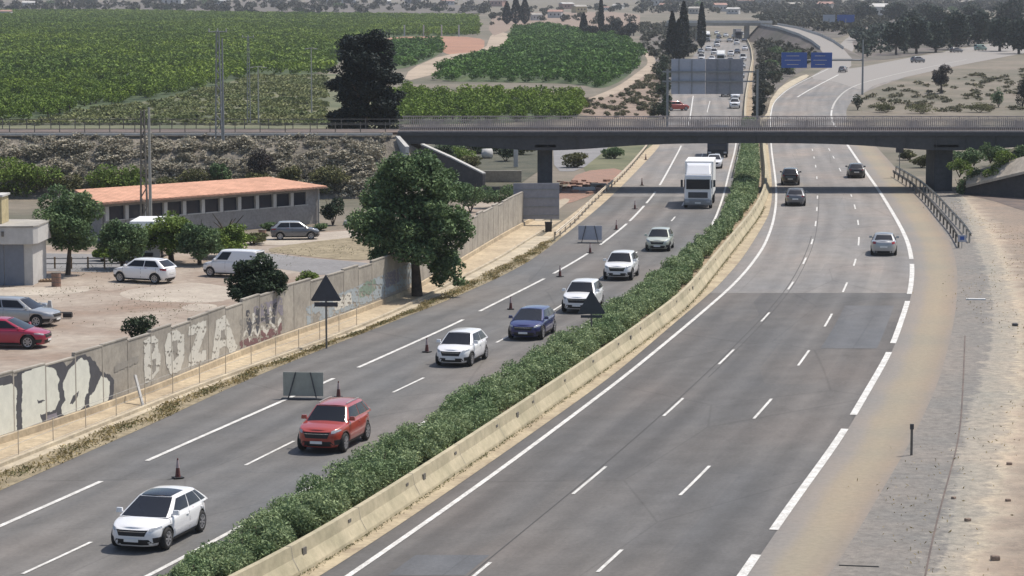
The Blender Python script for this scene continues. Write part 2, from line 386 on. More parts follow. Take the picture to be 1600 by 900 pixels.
class MB:
    """collects boxes, tubes, prisms and patches and links them as ONE mesh object"""
    def __init__(s): s.v = []; s.f = []; s.m = []; s.uv = None
    def add(s, vs, fs, mi=0):
        o = len(s.v); s.v += [tuple(v) for v in vs]
        for f in fs: s.f.append(tuple(i + o for i in f)); s.m.append(mi)
        return s
    def box(s, c, d, rz=0.0, mi=0, taper=1.0, mat=None):
        hx, hy, hz = d[0] / 2, d[1] / 2, d[2] / 2
        vs = []
        for z, k in ((-hz, 1.0), (hz, taper)):
            for x, y in ((-hx, -hy), (hx, -hy), (hx, hy), (-hx, hy)):
                p = Vector((x * k, y * k, z))
                if mat is not None: p = mat @ p
                else: p.rotate(Matrix.Rotation(rz, 3, 'Z'))
                vs.append(p + Vector(c))
        return s.add(vs, [(3, 2, 1, 0), (4, 5, 6, 7), (0, 1, 5, 4), (1, 2, 6, 5), (2, 3, 7, 6), (3, 0, 4, 7)], mi)
    def tube(s, pts, rad, n=8, mi=0, cap=True):
        pts = [Vector(p) for p in pts]
        if not isinstance(rad, (list, tuple)): rad = [rad] * len(pts)
        vs = []; fs = []
        for i, p in enumerate(pts):
            d = (pts[min(i + 1, len(pts) - 1)] - pts[max(i - 1, 0)]).normalized()
            a = Vector((0, 0, 1)) if abs(d.z) < 0.9 else Vector((1, 0, 0))
            u = d.cross(a).normalized(); w = d.cross(u)
            for j in range(n):
                t = 2 * math.pi * j / n
                vs.append(p + (u * math.cos(t) + w * math.sin(t)) * rad[i])
        for i in range(len(pts) - 1):
            for j in range(n):
                k = (j + 1) % n
                fs.append((i * n + j, i * n + k, (i + 1) * n + k, (i + 1) * n + j))
        if cap:
            fs.append(tuple(range(n))); fs.append(tuple((len(pts) - 1) * n + j for j in reversed(range(n))))
        return s.add(vs, fs, mi)
    def grid(s, P, mi=0, close=False):
        nr, nc = len(P), len(P[0])
        vs = [p for r in P for p in r]; fs = []
        for i in range(nr - 1):
            for j in range(nc - 1):
                fs.append((i * nc + j, i * nc + j + 1, (i + 1) * nc + j + 1, (i + 1) * nc + j))
        return s.add(vs, fs, mi)
    def prism(s, poly, z0, z1, mi=0):
        n = len(poly)
        vs = [(p[0], p[1], z0) for p in poly] + [(p[0], p[1], z1) for p in poly]
        fs = [tuple(reversed(range(n))), tuple(range(n, 2 * n))] + [(i, (i + 1) % n, n + (i + 1) % n, n + i) for i in range(n)]
        return s.add(vs, fs, mi)
    def build(s, name, mat, parent=None, smooth=False, bevel=0.0, weld=False):
        bm = bmesh.new()
        vv = [bm.verts.new(v) for v in s.v]
        for f, mi in zip(s.f, s.m):
            try:
                q = bm.faces.new([vv[i] for i in f]); q.material_index = mi; q.smooth = smooth
            except ValueError: pass
        if weld: bmesh.ops.remove_doubles(bm, verts=bm.verts, dist=0.0008)
        if weld or bevel: bmesh.ops.recalc_face_normals(bm, faces=bm.faces)
        if bevel: bmesh.ops.bevel(bm, geom=list(bm.edges), offset=bevel, segments=2, affect='EDGES', profile=0.6)
        me = bpy.data.meshes.new(name); bm.to_mesh(me); bm.free()
        return link_mesh(name, me, mat, parent)
def copy_tree(o, parent=None):
    c = o.copy(); COL.objects.link(c); c.parent = parent
    for ch in [x for x in o.children]: copy_tree(ch, c)
    return c

# ------------------------------------------------------------------ the ground and everything painted or laid on it
def ground_sheet(name, px, mat, dz, smooth=2, z=None):
    """an area outlined on the ground, cut where the terrain bends"""
    w = [G(a, b, z) for a, b in px]
    for _ in range(smooth):
        q = []
        for i in range(len(w)):
            a, b = w[i], w[(i + 1) % len(w)]
            q += [a * 0.78 + b * 0.22, a * 0.22 + b * 0.78]
        w = q
    bm = bmesh.new()
    bm.faces.new([bm.verts.new((p.x, p.y, 0)) for p in w])
    bmesh.ops.triangulate(bm, faces=bm.faces)
    for t in TY:
        bmesh.ops.bisect_plane(bm, geom=list(bm.verts) + list(bm.edges) + list(bm.faces), plane_co=(0, t, 0), plane_no=(0, 1, 0))
    for v in bm.verts: v.co.z = tz(v.co.y) + dz
    bmesh.ops.recalc_face_normals(bm, faces=bm.faces)
    if sum(f.normal.z for f in bm.faces) < 0: bmesh.ops.reverse_faces(bm, faces=bm.faces)
    me = bpy.data.meshes.new(name); bm.to_mesh(me); bm.free()
    return tag(link_mesh(name, me, mat), kind='structure')
def strip(name, cl, cr, y0, y1, mat, dz, n=10, zf=None):
    """a paved band between two edge curves; uv in metres"""
    ys = yrange(y0, y1)
    vs = []; uv = []; s = 0; prev = None
    for y in ys:
        a, b = cl(y), cr(y)
        if prev is not None: s += math.hypot((a + b) / 2 - prev[0], y - prev[1])
        prev = ((a + b) / 2, y)
        for j in range(n + 1):
            x = a + (b - a) * j / n
            vs.append((x, y, tz(y) + dz)); uv.append((x - a, s))
    m1 = n + 1
    fs = [(i * m1 + j, i * m1 + j + 1, (i + 1) * m1 + j + 1, (i + 1) * m1 + j) for i in range(len(ys) - 1) for j in range(n)]
    me = bpy.data.meshes.new(name); me.from_pydata(vs, [], fs)
    l = me.uv_layers.new(name='UVMap')
    for p in me.polygons:
        for li in p.loop_indices: l.data[li].uv = uv[me.loops[li].vertex_index]
    return tag(link_mesh(name, me, mat), kind='structure')
def line_marks(name, curve, spans, w, mat='paint_line', dz=0.03, off=0.0):
    """painted line: spans are (y0, y1) along a curve"""
    mb = MB()
    for y0, y1 in spans:
        ys = yrange(y0, y1, 2.0)
        for a, b in zip(ys[:-1], ys[1:]):
            mb.add([curve.pt(a, off - w / 2, dz), curve.pt(a, off + w / 2, dz), curve.pt(b, off + w / 2, dz), curve.pt(b, off - w / 2, dz)], [(0, 1, 2, 3)])
    return tag(mb.build(name, mat), kind='structure')

# base sheet out to the hills
xs = sorted(set([-3300, -2000, -1200, -700, -400, -200, -80, 0, 80, 200, 400, 700, 1200, 2000, 3300]))
ysr = sorted(set(TY + list(range(0, 400, 50)) + list(range(400, 1500, 50)) + list(range(1500, 6001, 150))))
vs = []
for y in ysr:
    for x in xs:
        h = 0 if y < 2100 else (y - 2100) / 3900 * 60 * (math.sin(x * 0.0021 + 1) * math.cos(y * 0.0013) + 0.5 * math.sin(x * 0.006))
        vs.append((x, y, max(tz(y) + h, 0.0)))
nc = len(xs)
fs = [(i * nc + j, i * nc + j + 1, (i + 1) * nc + j + 1, (i + 1) * nc + j) for i in range(len(ysr) - 1) for j in range(nc - 1)]
me = bpy.data.meshes.new('ground'); me.from_pydata(vs, [], fs)
tag(link_mesh('ground', me, 'dry_ground'), kind='structure')

# --- traced edges of the two carriageways
LA = Curve([(-120, 876), (0, 823), (160, 753), (228, 721), (440, 628), (560, 575), (727, 500), (748, 487), (850, 437), (923, 395), (981, 350), (1007, 322), (1025, 300), (1034, 285), (1065, 228), (1079, 180), (1083, 150), (1090, 125), (1100, 105), (1110, 85), (1118, 66), (1126, 50)])
LASPH = Curve([(-120, 820), (0, 768), (100, 722), (240, 664), (330, 618), (450, 567), (560, 524), (700, 470), (800, 425), (842, 400), (885, 365), (930, 330), (970, 293), (1000, 262), (1032, 228), (1046, 178), (1050, 150), (1057, 125), (1068, 105), (1085, 85), (1102, 66), (1114, 50)])
LC = Curve([(100, 968), (240, 898), (345, 842), (700, 640), (900, 520), (1000, 450), (1040, 424), (1083, 388), (1103, 368), (1118, 343), (1131, 305), (1139, 270), (1146, 245), (1150, 228), (1152, 178), (1155, 150), (1160, 120), (1163, 100), (1160, 80), (1156, 66), (1152, 50)])
LR = Curve([(150, 985), (290, 908), (375, 850), (712, 655), (905, 535), (1008, 458), (1050, 424), (1095, 392), (1117, 372), (1132, 348), (1144, 305), (1150, 270), (1156, 245), (1159, 228), (1159, 178), (1162, 150), (1168, 120), (1173, 95), (1171, 78), (1166, 66), (1160, 50)])
BT = Curve([(250, 1016), (400, 945), (485, 895), (575, 836), (702, 750), (800, 682), (985, 551), (1077, 480), (1132, 410), (1185, 342), (1197, 318), (1203, 300), (1202, 270), (1198, 245), (1197, 228), (1190, 178), (1196, 150), (1210, 130), (1235, 112), (1260, 98)])   # foot of the median barrier, right side
RSH = Curve([(380, 975), (507, 897), (590, 845), (800, 700), (960, 586), (1060, 500), (1120, 450), (1160, 405), (1185, 365), (1203, 335), (1207, 305), (1205, 270), (1202, 245), (1200, 228), (1197, 178), (1203, 158), (1222, 140), (1250, 122), (1290, 104)])
RA = Curve([(420, 985), (547, 900), (675, 811), (797, 724), (862, 675), (975, 590), (1072, 510), (1142, 450), (1170, 420), (1195, 385), (1208, 350), (1213, 320), (1213, 290), (1209, 260), (1206, 240), (1205, 228), (1203, 185), (1208, 160), (1230, 140), (1262, 123), (1300, 105)])
RE = Curve([(1090, 1000), (1183, 868), (1207, 829), (1323, 671), (1333, 649), (1391, 551), (1396, 537), (1419, 471), (1425, 440), (1426, 412), (1420, 380), (1405, 350), (1375, 300), (1350, 265), (1325, 228), (1298, 185), (1299, 172), (1305, 158), (1320, 142), (1345, 130), (1400, 116), (1470, 101), (1580, 80)])
RT0 = Curve([(1110, 1000), (1190, 895), (1250, 820), (1340, 690), (1400, 590), (1440, 500), (1452, 440), (1448, 400), (1432, 355), (1402, 300), (1380, 268), (1350, 228), (1322, 185), (1322, 170), (1330, 158), (1350, 144), (1400, 125), (1470, 108), (1590, 86)])
RT1 = Curve([(1220, 1000), (1297, 900), (1320, 868), (1370, 780), (1430, 680), (1470, 590), (1492, 500), (1497, 440), (1495, 410), (1482, 370), (1452, 330), (1420, 285), (1368, 228), (1340, 185), (1336, 165)])
_GR = Curve([(1400, 1000), (1478, 895), (1498, 740), (1500, 680), (1545, 560), (1552, 490), (1545, 440), (1522, 370), (1500, 312)])
_PP = Curve([(1470, 1000), (1530, 900), (1560, 800), (1592, 690), (1600, 600), (1606, 500), (1580, 420), (1548, 350), (1510, 312)])
GR1 = _GR
PP1 = _PP
KB = Curve([(-120, 778), (0, 728), (100, 690), (160, 665), (235, 635), (330, 597), (400, 572), (480, 545), (560, 513), (640, 478), (700, 446), (780, 405), (830, 372), (868, 350)])
VG = Curve([(-120, 790), (0, 738), (100, 699), (200, 656), (330, 602), (440, 560), (560, 520), (640, 486), (700, 454), (800, 408), (858, 374)])
WPX = [(-160, 748), (-60, 712), (0, 692), (100, 662), (145, 645), (220, 620), (300, 587), (380, 553), (470, 520), (560, 490), (640, 458), (690, 428), (740, 397), (790, 367), (831, 345)]
WB = Curve(WPX, sig=3)
Y0 = 55

# areas
GROVE_A = [(-480, 196), (60, 190), (135, 169), (250, 156), (340, 133), (400, 117), (510, 118), (570, 62), (615, 57), (750, 57), (745, 28), (600, 26), (420, 24), (200, 20), (-480, 20)]
GROVE_B = [(672, 127), (700, 105), (790, 78), (805, 47), (850, 42), (960, 57), (1000, 80), (1003, 97), (975, 125), (940, 140), (900, 131), (800, 129)]
GROVE_C = [(560, 196), (625, 150), (760, 152), (905, 155), (908, 186), (800, 192)]
GROVE_D = [(590, 70), (690, 68), (690, 85), (640, 106), (600, 110)]
ground_sheet('ground_scrub', [(-260, 300), (-260, 118), (560, 110), (620, 150), (640, 235), (700, 300)], 'scrub_ground', 0.008)
ground_sheet('grove_soil', GROVE_A, 'grove_ground', 0.016)
ground_sheet('grove_soil', GROVE_B, 'grove_ground', 0.016)
ground_sheet('grove_soil', GROVE_C, 'grove_ground', 0.016)
ground_sheet('grove_soil', GROVE_D, 'grove_ground', 0.016)
ground_sheet('red_field', [(605, 57), (757, 57), (757, 79), (737, 86), (690, 85), (690, 66), (605, 67)], 'red_soil', 0.024)
ground_sheet('farm_track', [(630, 128), (640, 108), (690, 86), (757, 80), (768, 52), (790, 50), (802, 62), (796, 76), (740, 90), (680, 116)], 'track_dirt', 0.032, 1)
ground_sheet('farm_track', [(640, 141), (905, 142), (905, 150), (640, 149)], 'track_dirt', 0.012, 1)
ground_sheet('farm_track', [(1002, 78), (1018, 84), (1036, 92), (1030, 108), (1000, 122), (975, 142), (930, 158), (915, 156), (965, 136), (998, 112), (1015, 98)], 'track_dirt', 0.040, 2)
ground_sheet('brown_field', [(908, 186), (905, 155), (975, 142), (1020, 105), (1042, 110), (1040, 186)], 'brown_dirt', 0.020, 1)
ground_sheet('dry_field', [(1350, 186), (1340, 150), (1420, 124), (1590, 92), (1760, 70), (1760, 186)], 'dry_ground', 0.024, 1)
ground_sheet('scrub_or_shade_patch', [(1172, 186), (1180, 60), (1200, 44), (1262, 66), (1300, 92), (1240, 116), (1206, 150), (1196, 186)], 'scrub_purple', 0.05, 1)
ground_sheet('scrub_or_shade_patch', [(1180, 60), (1200, 20), (1420, 22), (1400, 36), (1330, 48), (1318, 58), (1290, 60), (1230, 44)], 'scrub_purple', 0.07, 1)
ground_sheet('scrub_or_shade_patch', [(1000, 74), (1000, 40), (1090, 44), (1098, 66), (1060, 100), (1046, 150), (1040, 186), (1026, 186), (1034, 120), (1020, 84)], 'scrub_purple', 0.046, 1)
ground_sheet('scrub_or_shade_patch', [(-200, 19), (-200, 5), (420, 3), (760, 8), (760, 24), (600, 22), (420, 19)], 'scrub_purple', 0.5, 1)
ground_sheet('scrub_or_shade_patch', [(1340, 96), (1330, 60), (1396, 44), (1700, 30), (1700, 42), (1560, 64), (1480, 78), (1400, 92)], 'scrub_purple', 0.06, 1)
ground_sheet('scrub_or_shade_patch', [(760, 60), (770, 20), (1000, 18), (1000, 52), (860, 40), (806, 44)], 'brown_dirt', 0.06, 1)
# the yard behind the wall
ground_sheet('yard_ground', [(-520, 860), (-520, 372), (150, 385), (420, 372), (560, 356), (640, 340), (720, 320), (800, 310), (833, 338), (790, 366), (690, 427), (640, 457), (560, 489), (470, 519), (380, 552), (300, 586), (220, 619), (100, 661), (0, 691), (-100, 727)], 'lot_dirt', 0.012, 0)
ground_sheet('yard_pale_patch', [(-120, 466), (-120, 452), (60, 449), (145, 446), (140, 457), (60, 462)], 'lot_pale', 0.020, 2)
ground_sheet('yard_pale_patch', [(280, 481), (300, 474), (340, 476), (338, 484), (300, 488)], 'lot_pale', 0.020, 2)
ground_sheet('yard_pale_patch', [(200, 470), (180, 455), (300, 440), (380, 452), (350, 475)], 'lot_pale', 0.016, 2)
ground_sheet('side_road', [(380, 392), (480, 403), (550, 409), (580, 412), (545, 428), (500, 430), (380, 412)], 'asphalt_lot', 0.024, 0)
ground_sheet('side_road', [(-120, 396), (60, 396), (165, 398), (200, 410), (170, 426), (60, 424), (-120, 426)], 'asphalt_lot', 0.024, 0)
ground_sheet('service_road', [(380, 372), (600, 357), (612, 366), (560, 376), (400, 386)], 'lot_pale', 0.024, 1)
# surfaces on the right bank
# one sheet from the shoulder to the bank: u counts zones (gravel 0-1, sandy dirt 1-2, trodden path 2-3, brown soil beyond)
def verge_sheet():
    vs, uv, fs = [], [], []
    ys = yrange(Y0, 240, 1.0)
    for y in ys:
        e = [RT1(y), GR1(y), max(GR1(y) + .3, PP1(y) - 1.2), PP1(y) + .05, PP1(y) + 3, PP1(y) + 60]
        for q, (a, b) in enumerate(zip(e[:-1], e[1:])):
            for j in range(3):
                k = j / 3; vs.append((a + (b - a) * k, y, .018)); uv.append((q + k, y))
        vs.append((e[-1], y, .018)); uv.append((5.0, y))
    m1 = 16
    for i in range(len(ys) - 1):
        for j in range(m1 - 1): fs.append((i * m1 + j, i * m1 + j + 1, (i + 1) * m1 + j + 1, (i + 1) * m1 + j))
    me = bpy.data.meshes.new('verge_ground'); me.from_pydata(vs, [], fs)
    l = me.uv_layers.new(name='UVMap')
    for p in me.polygons:
        for li in p.loop_indices: l.data[li].uv = uv[me.loops[li].vertex_index]
    return tag(link_mesh('verge_ground', me, 'verge_mix'), kind='structure')
verge_sheet()
DR = Curve([(1440, 930), (1452, 860), (1478, 760), (1500, 690), (1505, 600), (1508, 520)])
# carriageways
YJ = G(1280, 458).y
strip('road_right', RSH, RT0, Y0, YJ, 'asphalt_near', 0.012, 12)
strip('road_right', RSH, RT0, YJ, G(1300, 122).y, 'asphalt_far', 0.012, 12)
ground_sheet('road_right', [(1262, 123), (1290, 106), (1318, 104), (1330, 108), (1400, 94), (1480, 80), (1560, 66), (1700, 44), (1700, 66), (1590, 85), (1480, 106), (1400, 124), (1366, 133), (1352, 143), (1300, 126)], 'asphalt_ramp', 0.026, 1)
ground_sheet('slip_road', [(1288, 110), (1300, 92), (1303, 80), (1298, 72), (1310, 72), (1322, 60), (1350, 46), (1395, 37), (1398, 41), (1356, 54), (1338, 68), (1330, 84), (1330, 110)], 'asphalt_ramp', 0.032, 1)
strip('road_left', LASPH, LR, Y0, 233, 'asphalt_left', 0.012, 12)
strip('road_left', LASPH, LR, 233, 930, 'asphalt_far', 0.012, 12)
ground_sheet('side_road', [(866, 268), (864, 226), (960, 222), (940, 240), (905, 268)], 'asphalt_lot', 0.026, 1)
ground_sheet('scrub_or_shade_patch', [(640, 285), (650, 222), (840, 222), (850, 262), (800, 296), (740, 306)], 'tangle_soil', 0.030, 1)
ground_sheet('scrub_or_shade_patch', [(905, 268), (930, 240), (960, 222), (1026, 222), (1004, 238), (980, 262), (958, 280)], 'scrub_ground', 0.022, 1)
ground_sheet('scrub_or_shade_patch', [(1496, 302), (1500, 284), (1680, 270), (1680, 350), (1600, 330), (1545, 312)], 'dark_soil', 0.032, 1)  # dark sheet paints in the shadow on the ground right of the bridge
ground_sheet('dry_patch', [(405, 392), (470, 380), (600, 366), (650, 372), (600, 404), (552, 408), (480, 401)], 'dry_verge', 0.030, 1)
ground_sheet('slip_shoulder', [(1186, 190), (1190, 165), (1205, 148), (1228, 130), (1258, 116), (1266, 119), (1238, 134), (1214, 152), (1204, 170), (1202, 190)], 'kerb_concrete', 0.05, 1)
line_marks('lane_marking', Curve([(1246, 152), (1262, 142), (1285, 130), (1310, 117)]), [(G(1246, 152).y, G(1310, 117).y)], 0.35, 'paint_line', 0.05)
strip('left_concrete_margin', lambda y: LASPH(y) - 1.6, LASPH, 176, 330, 'path_concrete', 0.014, 2)
strip('median_soil', LR, BT, Y0, 700, 'median_soil', 0.018, 4)
strip('gutter', BT, RSH, Y0, 330, 'gutter', 0.022, 3)
# left margin: concrete path at the wall foot, kerb, dry verge
strip('wall_path', WB, KB, Y0, 205, 'path_concrete', 0.016, 3)
strip('dry_verge', VG, LASPH, Y0, 190, 'dry_verge', 0.020, 4)
kb = MB()
ys = yrange(Y0, 200, 2.0)
for a, b in zip(ys[:-1], ys[1:]):
    A = [KB.pt(a, o, z) for o, z in ((-0.09, 0.0), (-0.09, 0.14), (0.09, 0.14), (0.09, 0.0))]
    B = [KB.pt(b, o, z) for o, z in ((-0.09, 0.0), (-0.09, 0.14), (0.09, 0.14), (0.09, 0.0))]
    kb.add(A + B, [(0, 1, 5, 4), (1, 2, 6, 5), (2, 3, 7, 6)])
tag(kb.build('kerb', 'kerb_concrete'), kind='structure')
strip('dry_verge', lambda y: KB(y) + 0.1, VG, Y0, 190, 'kerb_concrete', 0.018, 1)

def spans_px(curve, segs): return [(G(*a).y, G(*b).y) for a, b in segs]
# left carriageway lines
la = [((-110, 872), (-60, 850)), ((0 - 20, 832), (160, 753)), ((228, 721), (523, 592)), ((560, 575), (727, 500)), ((748, 487), (852, 436)), ((866, 428), (923, 395)), ((938, 383), (981, 350)), ((986, 346), (1007, 322)), ((1010, 318), (1025, 300)), ((1030, 290), (1065, 228)), ((1066, 224), (1083, 150))]
line_marks('lane_marking', LA, spans_px(LA, la), 0.20)
LM = Curve([(-80, 950), (38, 898), (148, 848), (382, 728), (460, 690), (612, 614), (663, 591), (790, 530), (875, 480), (944, 432), (997, 394), (1056, 341), (1078, 300), (1090, 265), (1102, 228), (1104, 178), (1112, 148), (1122, 120), (1132, 95)])
lm = [((38, 898), (148, 848)), ((382, 728), (460, 690)), ((612, 614), (663, 591)), ((775, 536), (808, 520)), ((865, 486), (886, 473)), ((938, 436), (953, 424)), ((987, 403), (998, 394)), ((1022, 372), (1030, 365)), ((1050, 346), (1057, 339)), ((1068, 322), (1072, 314)), ((1094, 255), (1098, 240)), ((1103, 176), (1109, 158))]
line_marks('lane_marking', LM, spans_px(LM, lm), 0.13)
line_marks('lane_marking', LC, [(Y0, 380)], 0.18)
# right carriageway lines
line_marks('lane_marking', RA, [(Y0, 700)], 0.2)
L1 = Curve([(760, 885), (895, 773), (948, 730), (1053, 637), (1136, 558), (1197, 496), (1237, 447), (1258, 408), (1270, 378), (1275, 350), (1278, 300), (1275, 260), (1268, 228), (1252, 178), (1262, 155), (1290, 138)])
l1 = [((715, 920), (765, 880)), ((895, 773), (948, 730)), ((1037, 651), (1069, 623)), ((1125, 570), (1148, 547)), ((1190, 503), (1204, 489)), ((1232, 453), (1241, 441)), ((1255, 413), (1260, 403)), ((1269, 382), (1271, 374)), ((1275, 354), (1276, 346)), ((1276, 330), (1276, 324)), ((1277, 311), (1277, 306)), ((1275, 280), (1275, 276)), ((1272, 262), (1272, 258)), ((1268, 248), (1268, 245)), ((1265, 236), (1265, 233))]
line_marks('seam', L1, [(Y0, 190)], 0.05, 'tar_seam', 0.022, -.16)
line_marks('seam', L1, [(G(1100, 590).y, 235)], 0.04, 'tar_seam', 0.022, .14)
line_marks('lane_marking', L1, spans_px(L1, l1), 0.12)
L2 = Curve([(950, 880), (1064, 775), (1110, 729), (1178, 655), (1207, 624), (1257, 560), (1296, 500), (1321, 449), (1337, 410), (1343, 378), (1342, 350), (1334, 315), (1322, 285), (1305, 250), (1292, 228), (1272, 180), (1280, 158)])
l2 = [((930, 895), (970, 860)), ((1064, 775), (1110, 729)), ((1178, 655), (1207, 624)), ((1248, 572), (1266, 548)), ((1289, 511), (1301, 491)), ((1318, 457), (1325, 442)), ((1335, 416), (1339, 405)), ((1343, 384), (1343, 371)), ((1341, 352), (1340, 344)), ((1334, 327), (1332, 320)), ((1327, 308), (1325, 304)), ((1310, 268), (1308, 263)), ((1298, 248), (1296, 244)), ((1290, 236), (1288, 232))]
line_marks('lane_marking', L2, spans_px(L2, l2), 0.12)
# dusty outer shoulder: worn asphalt that fades into dried tan mud
def shoulder_sheet():
    vs, uv, fs = [], [], []
    ys = yrange(Y0, 400, 1.0); n = 10
    for y in ys:
        a, b = RE(y) + .12, RT1(y)
        for j in range(n + 1): vs.append((a + (b - a) * j / n, y, tz(y) + .016)); uv.append((j / n, y))
    for i in range(len(ys) - 1):
        for j in range(n): fs.append((i * (n + 1) + j, i * (n + 1) + j + 1, (i + 1) * (n + 1) + j + 1, (i + 1) * (n + 1) + j))
    me = bpy.data.meshes.new('shoulder_right'); me.from_pydata(vs, [], fs)
    l = me.uv_layers.new(name='UVMap')
    for p in me.polygons:
        for li in p.loop_indices: l.data[li].uv = uv[me.loops[li].vertex_index]
    tag(link_mesh('shoulder_right', me, 'shoulder_mix'), kind='structure')
shoulder_sheet()
re_ = [((1100, 985), (1183, 868)), ((1207, 829), (1323, 671)), ((1333, 649), (1391, 551)), ((1396, 537), (1419, 471)), ((1422, 460), (1426, 413)), ((1425, 405), (1299, 172))]
line_marks('lane_marking', RE, spans_px(RE, re_), 0.30)
line_marks('lane_marking', RE, [(G(1300, 171).y, 700)], 0.35, 'paint_worn', 0.045)
# short white stripe between the slip road and the main road beyond the bridge

line_marks('seam', DR, [(G(1440, 925).y, G(1508, 525).y)], 0.06, 'dark_soil', 0.03)

# asphalt repair patch, slightly bluer, in the right lane below the joint
YP0, YP1 = G(1330, 545).y, G(1330, 478).y
strip('repair_patch', lambda y: L2(y) + .5, lambda y: RE(y) - .7, YP0, YP1, 'asphalt_patch', 0.019, 3)
strip('repair_patch', lambda y: L1(y) - 2.6, lambda y: L1(y) - .3, G(700, 900).y, G(760, 868).y, 'asphalt_patch', 0.019, 3)

# ------------------------------------------------------------------ foliage
def leaf_quads(C, leaf, up=0.35, rng=RNG, aspect=0.55):
    """one small bent leaf-spray quad at each centre"""
    n = len(C)
    nrm = rng.normal(size=(n, 3)); nrm[:, 2] = np.abs(nrm[:, 2]) + up
    nrm /= np.linalg.norm(nrm, axis=1)[:, None]
    t = rng.normal(size=(n, 3)); t -= (t * nrm).sum(1)[:, None] * nrm; t /= np.linalg.norm(t, axis=1)[:, None]
    b = np.cross(nrm, t)
    L = leaf * rng.uniform(0.6, 1.4, size=(n, 1))
    W = L * aspect
    V = np.stack([C - t * L * .5, C + b * W * .5, C + t * L * .5, C - b * W * .5], axis=1).reshape(-1, 3)
    return V, np.arange(4 * n).reshape(-1, 4)
def crown_points(n, lobes, rng=RNG, shell=0.55):
    """points spread in lobes (cx, cy, cz, rx, ry, rz), denser towards the outside"""
    vol = np.array([l[3] * l[4] * l[5] for l in lobes]) ** 0.8
    cnt = rng.multinomial(n, vol / vol.sum())
    out = []
    for l, c in zip(lobes, cnt):
        d = rng.normal(size=(c, 3)); d /= np.linalg.norm(d, axis=1)[:, None]
        r = rng.uniform(shell, 1.0, size=(c, 1)) ** 0.8
        out.append(np.array(l[:3]) + d * r * np.array(l[3:6]))
    return np.concatenate(out)
def lobes_in(n, w, h, zc, rng=RNG, size=0.38, flat=0.8, depth=None):
    depth = depth or w
    L = []
    for _ in range(n):
        d = rng.normal(size=3); d /= np.linalg.norm(d); r = rng.uniform(0.35, 1.0)
        k = size * rng.uniform(0.55, 1.2)
        L.append((d[0] * r * w / 2 * (1 - k * .7), d[1] * r * depth / 2 * (1 - k * .7), zc + d[2] * r * h / 2 * (1 - k * .7), k * w / 2 * 1.15, k * depth / 2 * 1.15, k * h / 2 * 1.15 * flat))
    return L
def trunk_mesh(h, r, spread, nb=5, rng=RNG, lean=(0, 0), mb=None):
    mb = mb or MB()
    top = Vector((lean[0], lean[1], h))
    pts = [Vector((0, 0, -0.1)), Vector((lean[0] * .3 + rng.uniform(-.1, .1) * r * 3, lean[1] * .3, h * .35)), Vector((lean[0] * .7, lean[1] * .7 + rng.uniform(-.1, .1), h * .7)), top]
    mb.tube(pts, [r * 1.35, r, r * .8, r * .55], 8)
    for i in range(nb):
        a = 2 * math.pi * (i + rng.uniform(-.2, .2)) / nb
        s = pts[2].lerp(top, rng.uniform(0, .8))
        e = top + Vector((math.cos(a) * spread, math.sin(a) * spread, spread * rng.uniform(0.5, 1.2)))
        m = s.lerp(e, .5) + Vector((0, 0, spread * .12))
        mb.tube([s, m, e], [r * .5, r * .32, r * .12], 6)
    return mb
def tree(loc, w, h, mat, label, cat='tree', name='broadleaf_tree', group=None, trunk_h=None, leaf=0.25, n=6000, nl=22, lobe=0.4, tr=None, flat=0.85, depth=None, lobes=None, lean=(0, 0), bottom=None, rng=RNG, up=0.35, shell=0.55):
    """crown of leaf sprays on a limbed trunk: w wide, h high in all"""
    e = empty(name, loc)
    tag(e, label, cat, group)
    trunk_h = trunk_h if trunk_h is not None else h * .35
    bot = bottom if bottom is not None else trunk_h * .75
    ch = h - bot
    tr = tr or max(0.08, w * .035)
    trunk_mesh(trunk_h + ch * .25, tr, w * .25, 5, rng, lean).build('trunk', 'bark', e, smooth=True)
    L = lobes or lobes_in(nl, w, ch, bot + ch / 2, rng, lobe, flat, depth)
    P = crown_points(n, L, rng, shell)
    P = P[P[:, 2] > 0.05]
    V, F = leaf_quads(P, leaf, up, rng)
    np_mesh('crown', V, F, mat, e)
    return e
def shrub(loc, w, h, mat, label, cat='shrub', name='shrub', group=None, leaf=0.18, n=1500, nl=9, rng=RNG, depth=None):
    e = empty(name, loc); tag(e, label, cat, group)
    mb = MB()
    for i in range(5):
        a = 2 * math.pi * i / 5 + rng.uniform(-.3, .3)
        mb.tube([(0, 0, -.05), (math.cos(a) * w * .15, math.sin(a) * w * .15, h * .35), (math.cos(a) * w * .28, math.sin(a) * w * .28, h * .75)], [.05, .035, .015], 5)
    mb.build('stem', 'bark', e)
    P = crown_points(n, lobes_in(nl, w, h * 1.0, h * .5, rng, .45, .85, depth), rng)
    P = P[P[:, 2] > 0.03]
    V, F = leaf_quads(P, leaf, .35, rng)
    np_mesh('foliage', V, F, mat, e)
    return e
def cypress(loc, w, h, label, group, n=2500, leaf=0.45, mat='leaf_cypress'):
    e = empty('cypress_tree', loc); tag(e, label, 'cypress', group)
    MB().tube([(0, 0, -.1), (0, 0, h * .5)], [w * .09, w * .05], 6).build('trunk', 'bark', e)
    t = RNG.uniform(0.03, 1, size=n) ** 0.9
    prof = np.minimum(1, t * 5) * (1 - t ** 2.2) ** .8
    a = RNG.uniform(0, 2 * np.pi, size=n); r = w / 2 * prof * RNG.uniform(.6, 1.05, size=n)
    P = np.stack([np.cos(a) * r, np.sin(a) * r, t * h], 1)
    V, F = leaf_quads(P, leaf, .1); np_mesh('crown', V, F, mat, e)
    return e

